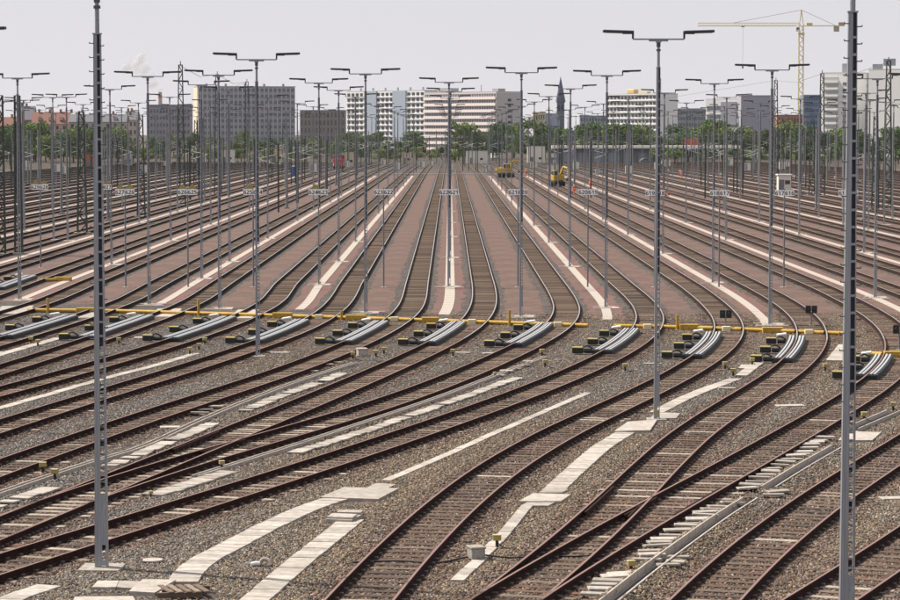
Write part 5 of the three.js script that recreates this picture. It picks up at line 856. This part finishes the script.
/* ---------------------------------------------------------------- loose stone on the ballast bed */
{
  const r = mulberry(31), variants = [0, 1, 2].map(v => { const g = new THREE.IcosahedronGeometry(1, 0), P = g.attributes.position, q = mulberry(60 + v), map = {}; for (let i = 0; i < P.count; i++) { const key = [P.getX(i), P.getY(i), P.getZ(i)].map(n => n.toFixed(2)).join(); if (!map[key]) map[key] = 0.7 + 0.5 * q(); P.setXYZ(i, P.getX(i) * map[key] * (1 + 0.25 * v * 0.5), P.getY(i) * map[key] * 0.75, P.getZ(i) * map[key]); } g.computeVertexNormals(); return g; });
  const cell = new Map(), CS = 2, key = (x, z) => Math.floor(x / CS) + ',' + Math.floor(z / CS);
  for (const s of KEEP) { const rad = (s[4] || 0.3), x0 = Math.min(s[0], s[2]) - rad, x1 = Math.max(s[0], s[2]) + rad, z0 = Math.min(s[1], s[3]) - rad, z1 = Math.max(s[1], s[3]) + rad; for (let a = Math.floor(x0 / CS); a <= Math.floor(x1 / CS); a++) for (let b = Math.floor(z0 / CS); b <= Math.floor(z1 / CS); b++) { const k = a + ',' + b; if (!cell.has(k)) cell.set(k, []); cell.get(k).push(s); } }
  const blocked = (x, z) => { const l = cell.get(key(x, z)); if (!l) return false; for (const [a, b, c, d, w] of l) { const dx = c - a, dz = d - b, t = Math.max(0, Math.min(1, ((x - a) * dx + (z - b) * dz) / (dx * dx + dz * dz + 1e-9))); if (Math.hypot(x - a - dx * t, z - b - dz * t) < (w || 0.3)) return true; } return false; };
  const out = [[], [], []], c = new THREE.Color();
  const TOTAL = 260000; let made = 0, tries = 0;
  while (made < TOTAL && tries < TOTAL * 2) {
    tries++;
    const d = 52 * Math.pow(150 / 52, r()), x = (r() * 2 - 1) * (d * 0.182 + 1.5), z = -d;
    let rail = false, tr = false; for (let k = -5; k <= 7; k++) { if (d < startOf(k)) continue; const a = Math.abs(x - trackX(k, d)); if (a < 1.5) { tr = true; if (Math.abs(a - GA) < 0.14) rail = true; } }
    if (rail || blocked(x, z) || (tr && r() < 0.2)) continue;
    const n = fbm(x * 0.09 + 40, d * 0.05 + 40, 3), tan = Math.max(0, Math.min(1, (x + 16 - (d - 60) * 0.16) / 22 + (n - 0.47) * 3.2));
    const q = r(); let v = q < 0.09 ? 0.33 + 0.16 * r() : q < 0.62 ? 0.16 + 0.11 * r() : 0.07 + 0.08 * r(); const hue = r();
    if (tr && hue < 0.7) c.setRGB(v * 0.9, v * 0.6, v * 0.44); else if (hue < tan * 0.75) c.setRGB(v * 1.08, v * 0.80, v * 0.53); else c.setRGB(v * 0.95, v * 0.84, v * 0.745);
    let yb = 0; for (const [a, b, e, f, w0, bk, h] of BERM) { if (Math.abs(x - a) > 3 || Math.abs(z - b) > 3) continue; const dx = e - a, dz = f - b, t = Math.max(0, Math.min(1, ((x - a) * dx + (z - b) * dz) / (dx * dx + dz * dz))), q2 = Math.hypot(x - a - dx * t, z - b - dz * t) - w0; if (q2 < bk) yb = Math.max(yb, h * (1 - q2 / bk)); }
    out[made % 3].push([x, z, 0.022 + 0.02 * r(), r() * 6.28, c.r, c.g, c.b, yb + (tr ? 0.016 : 0.012)]); made++;
  }
  out.forEach((list, v) => {
    const m = new THREE.InstancedMesh(variants[v], std(1, 1, 1, 0.95), list.length), o = new THREE.Object3D(); m.name = numbered('ballast_stones'); m.userData.kind = 'stuff';
    list.forEach((s, i) => { o.position.set(s[0], s[7], s[1]); o.rotation.set(s[3] * 0.3, s[3], s[3] * 0.2); o.scale.setScalar(s[2]); o.updateMatrix(); m.setMatrixAt(i, o.matrix); m.setColorAt(i, c.setRGB(s[4], s[5], s[6])); });
    tag(m, ['loose grey and tan ballast stones over the yard', 'loose angular ballast stones over the yard', 'loose flat ballast stones over the yard'][v], 'ballast'); scene.add(m);
  });
}
scene.traverse(o => { if (o.isMesh) { o.castShadow = true; o.receiveShadow = true; } });
renderer.setSize(1024, 683);
renderer.render(scene, camera);
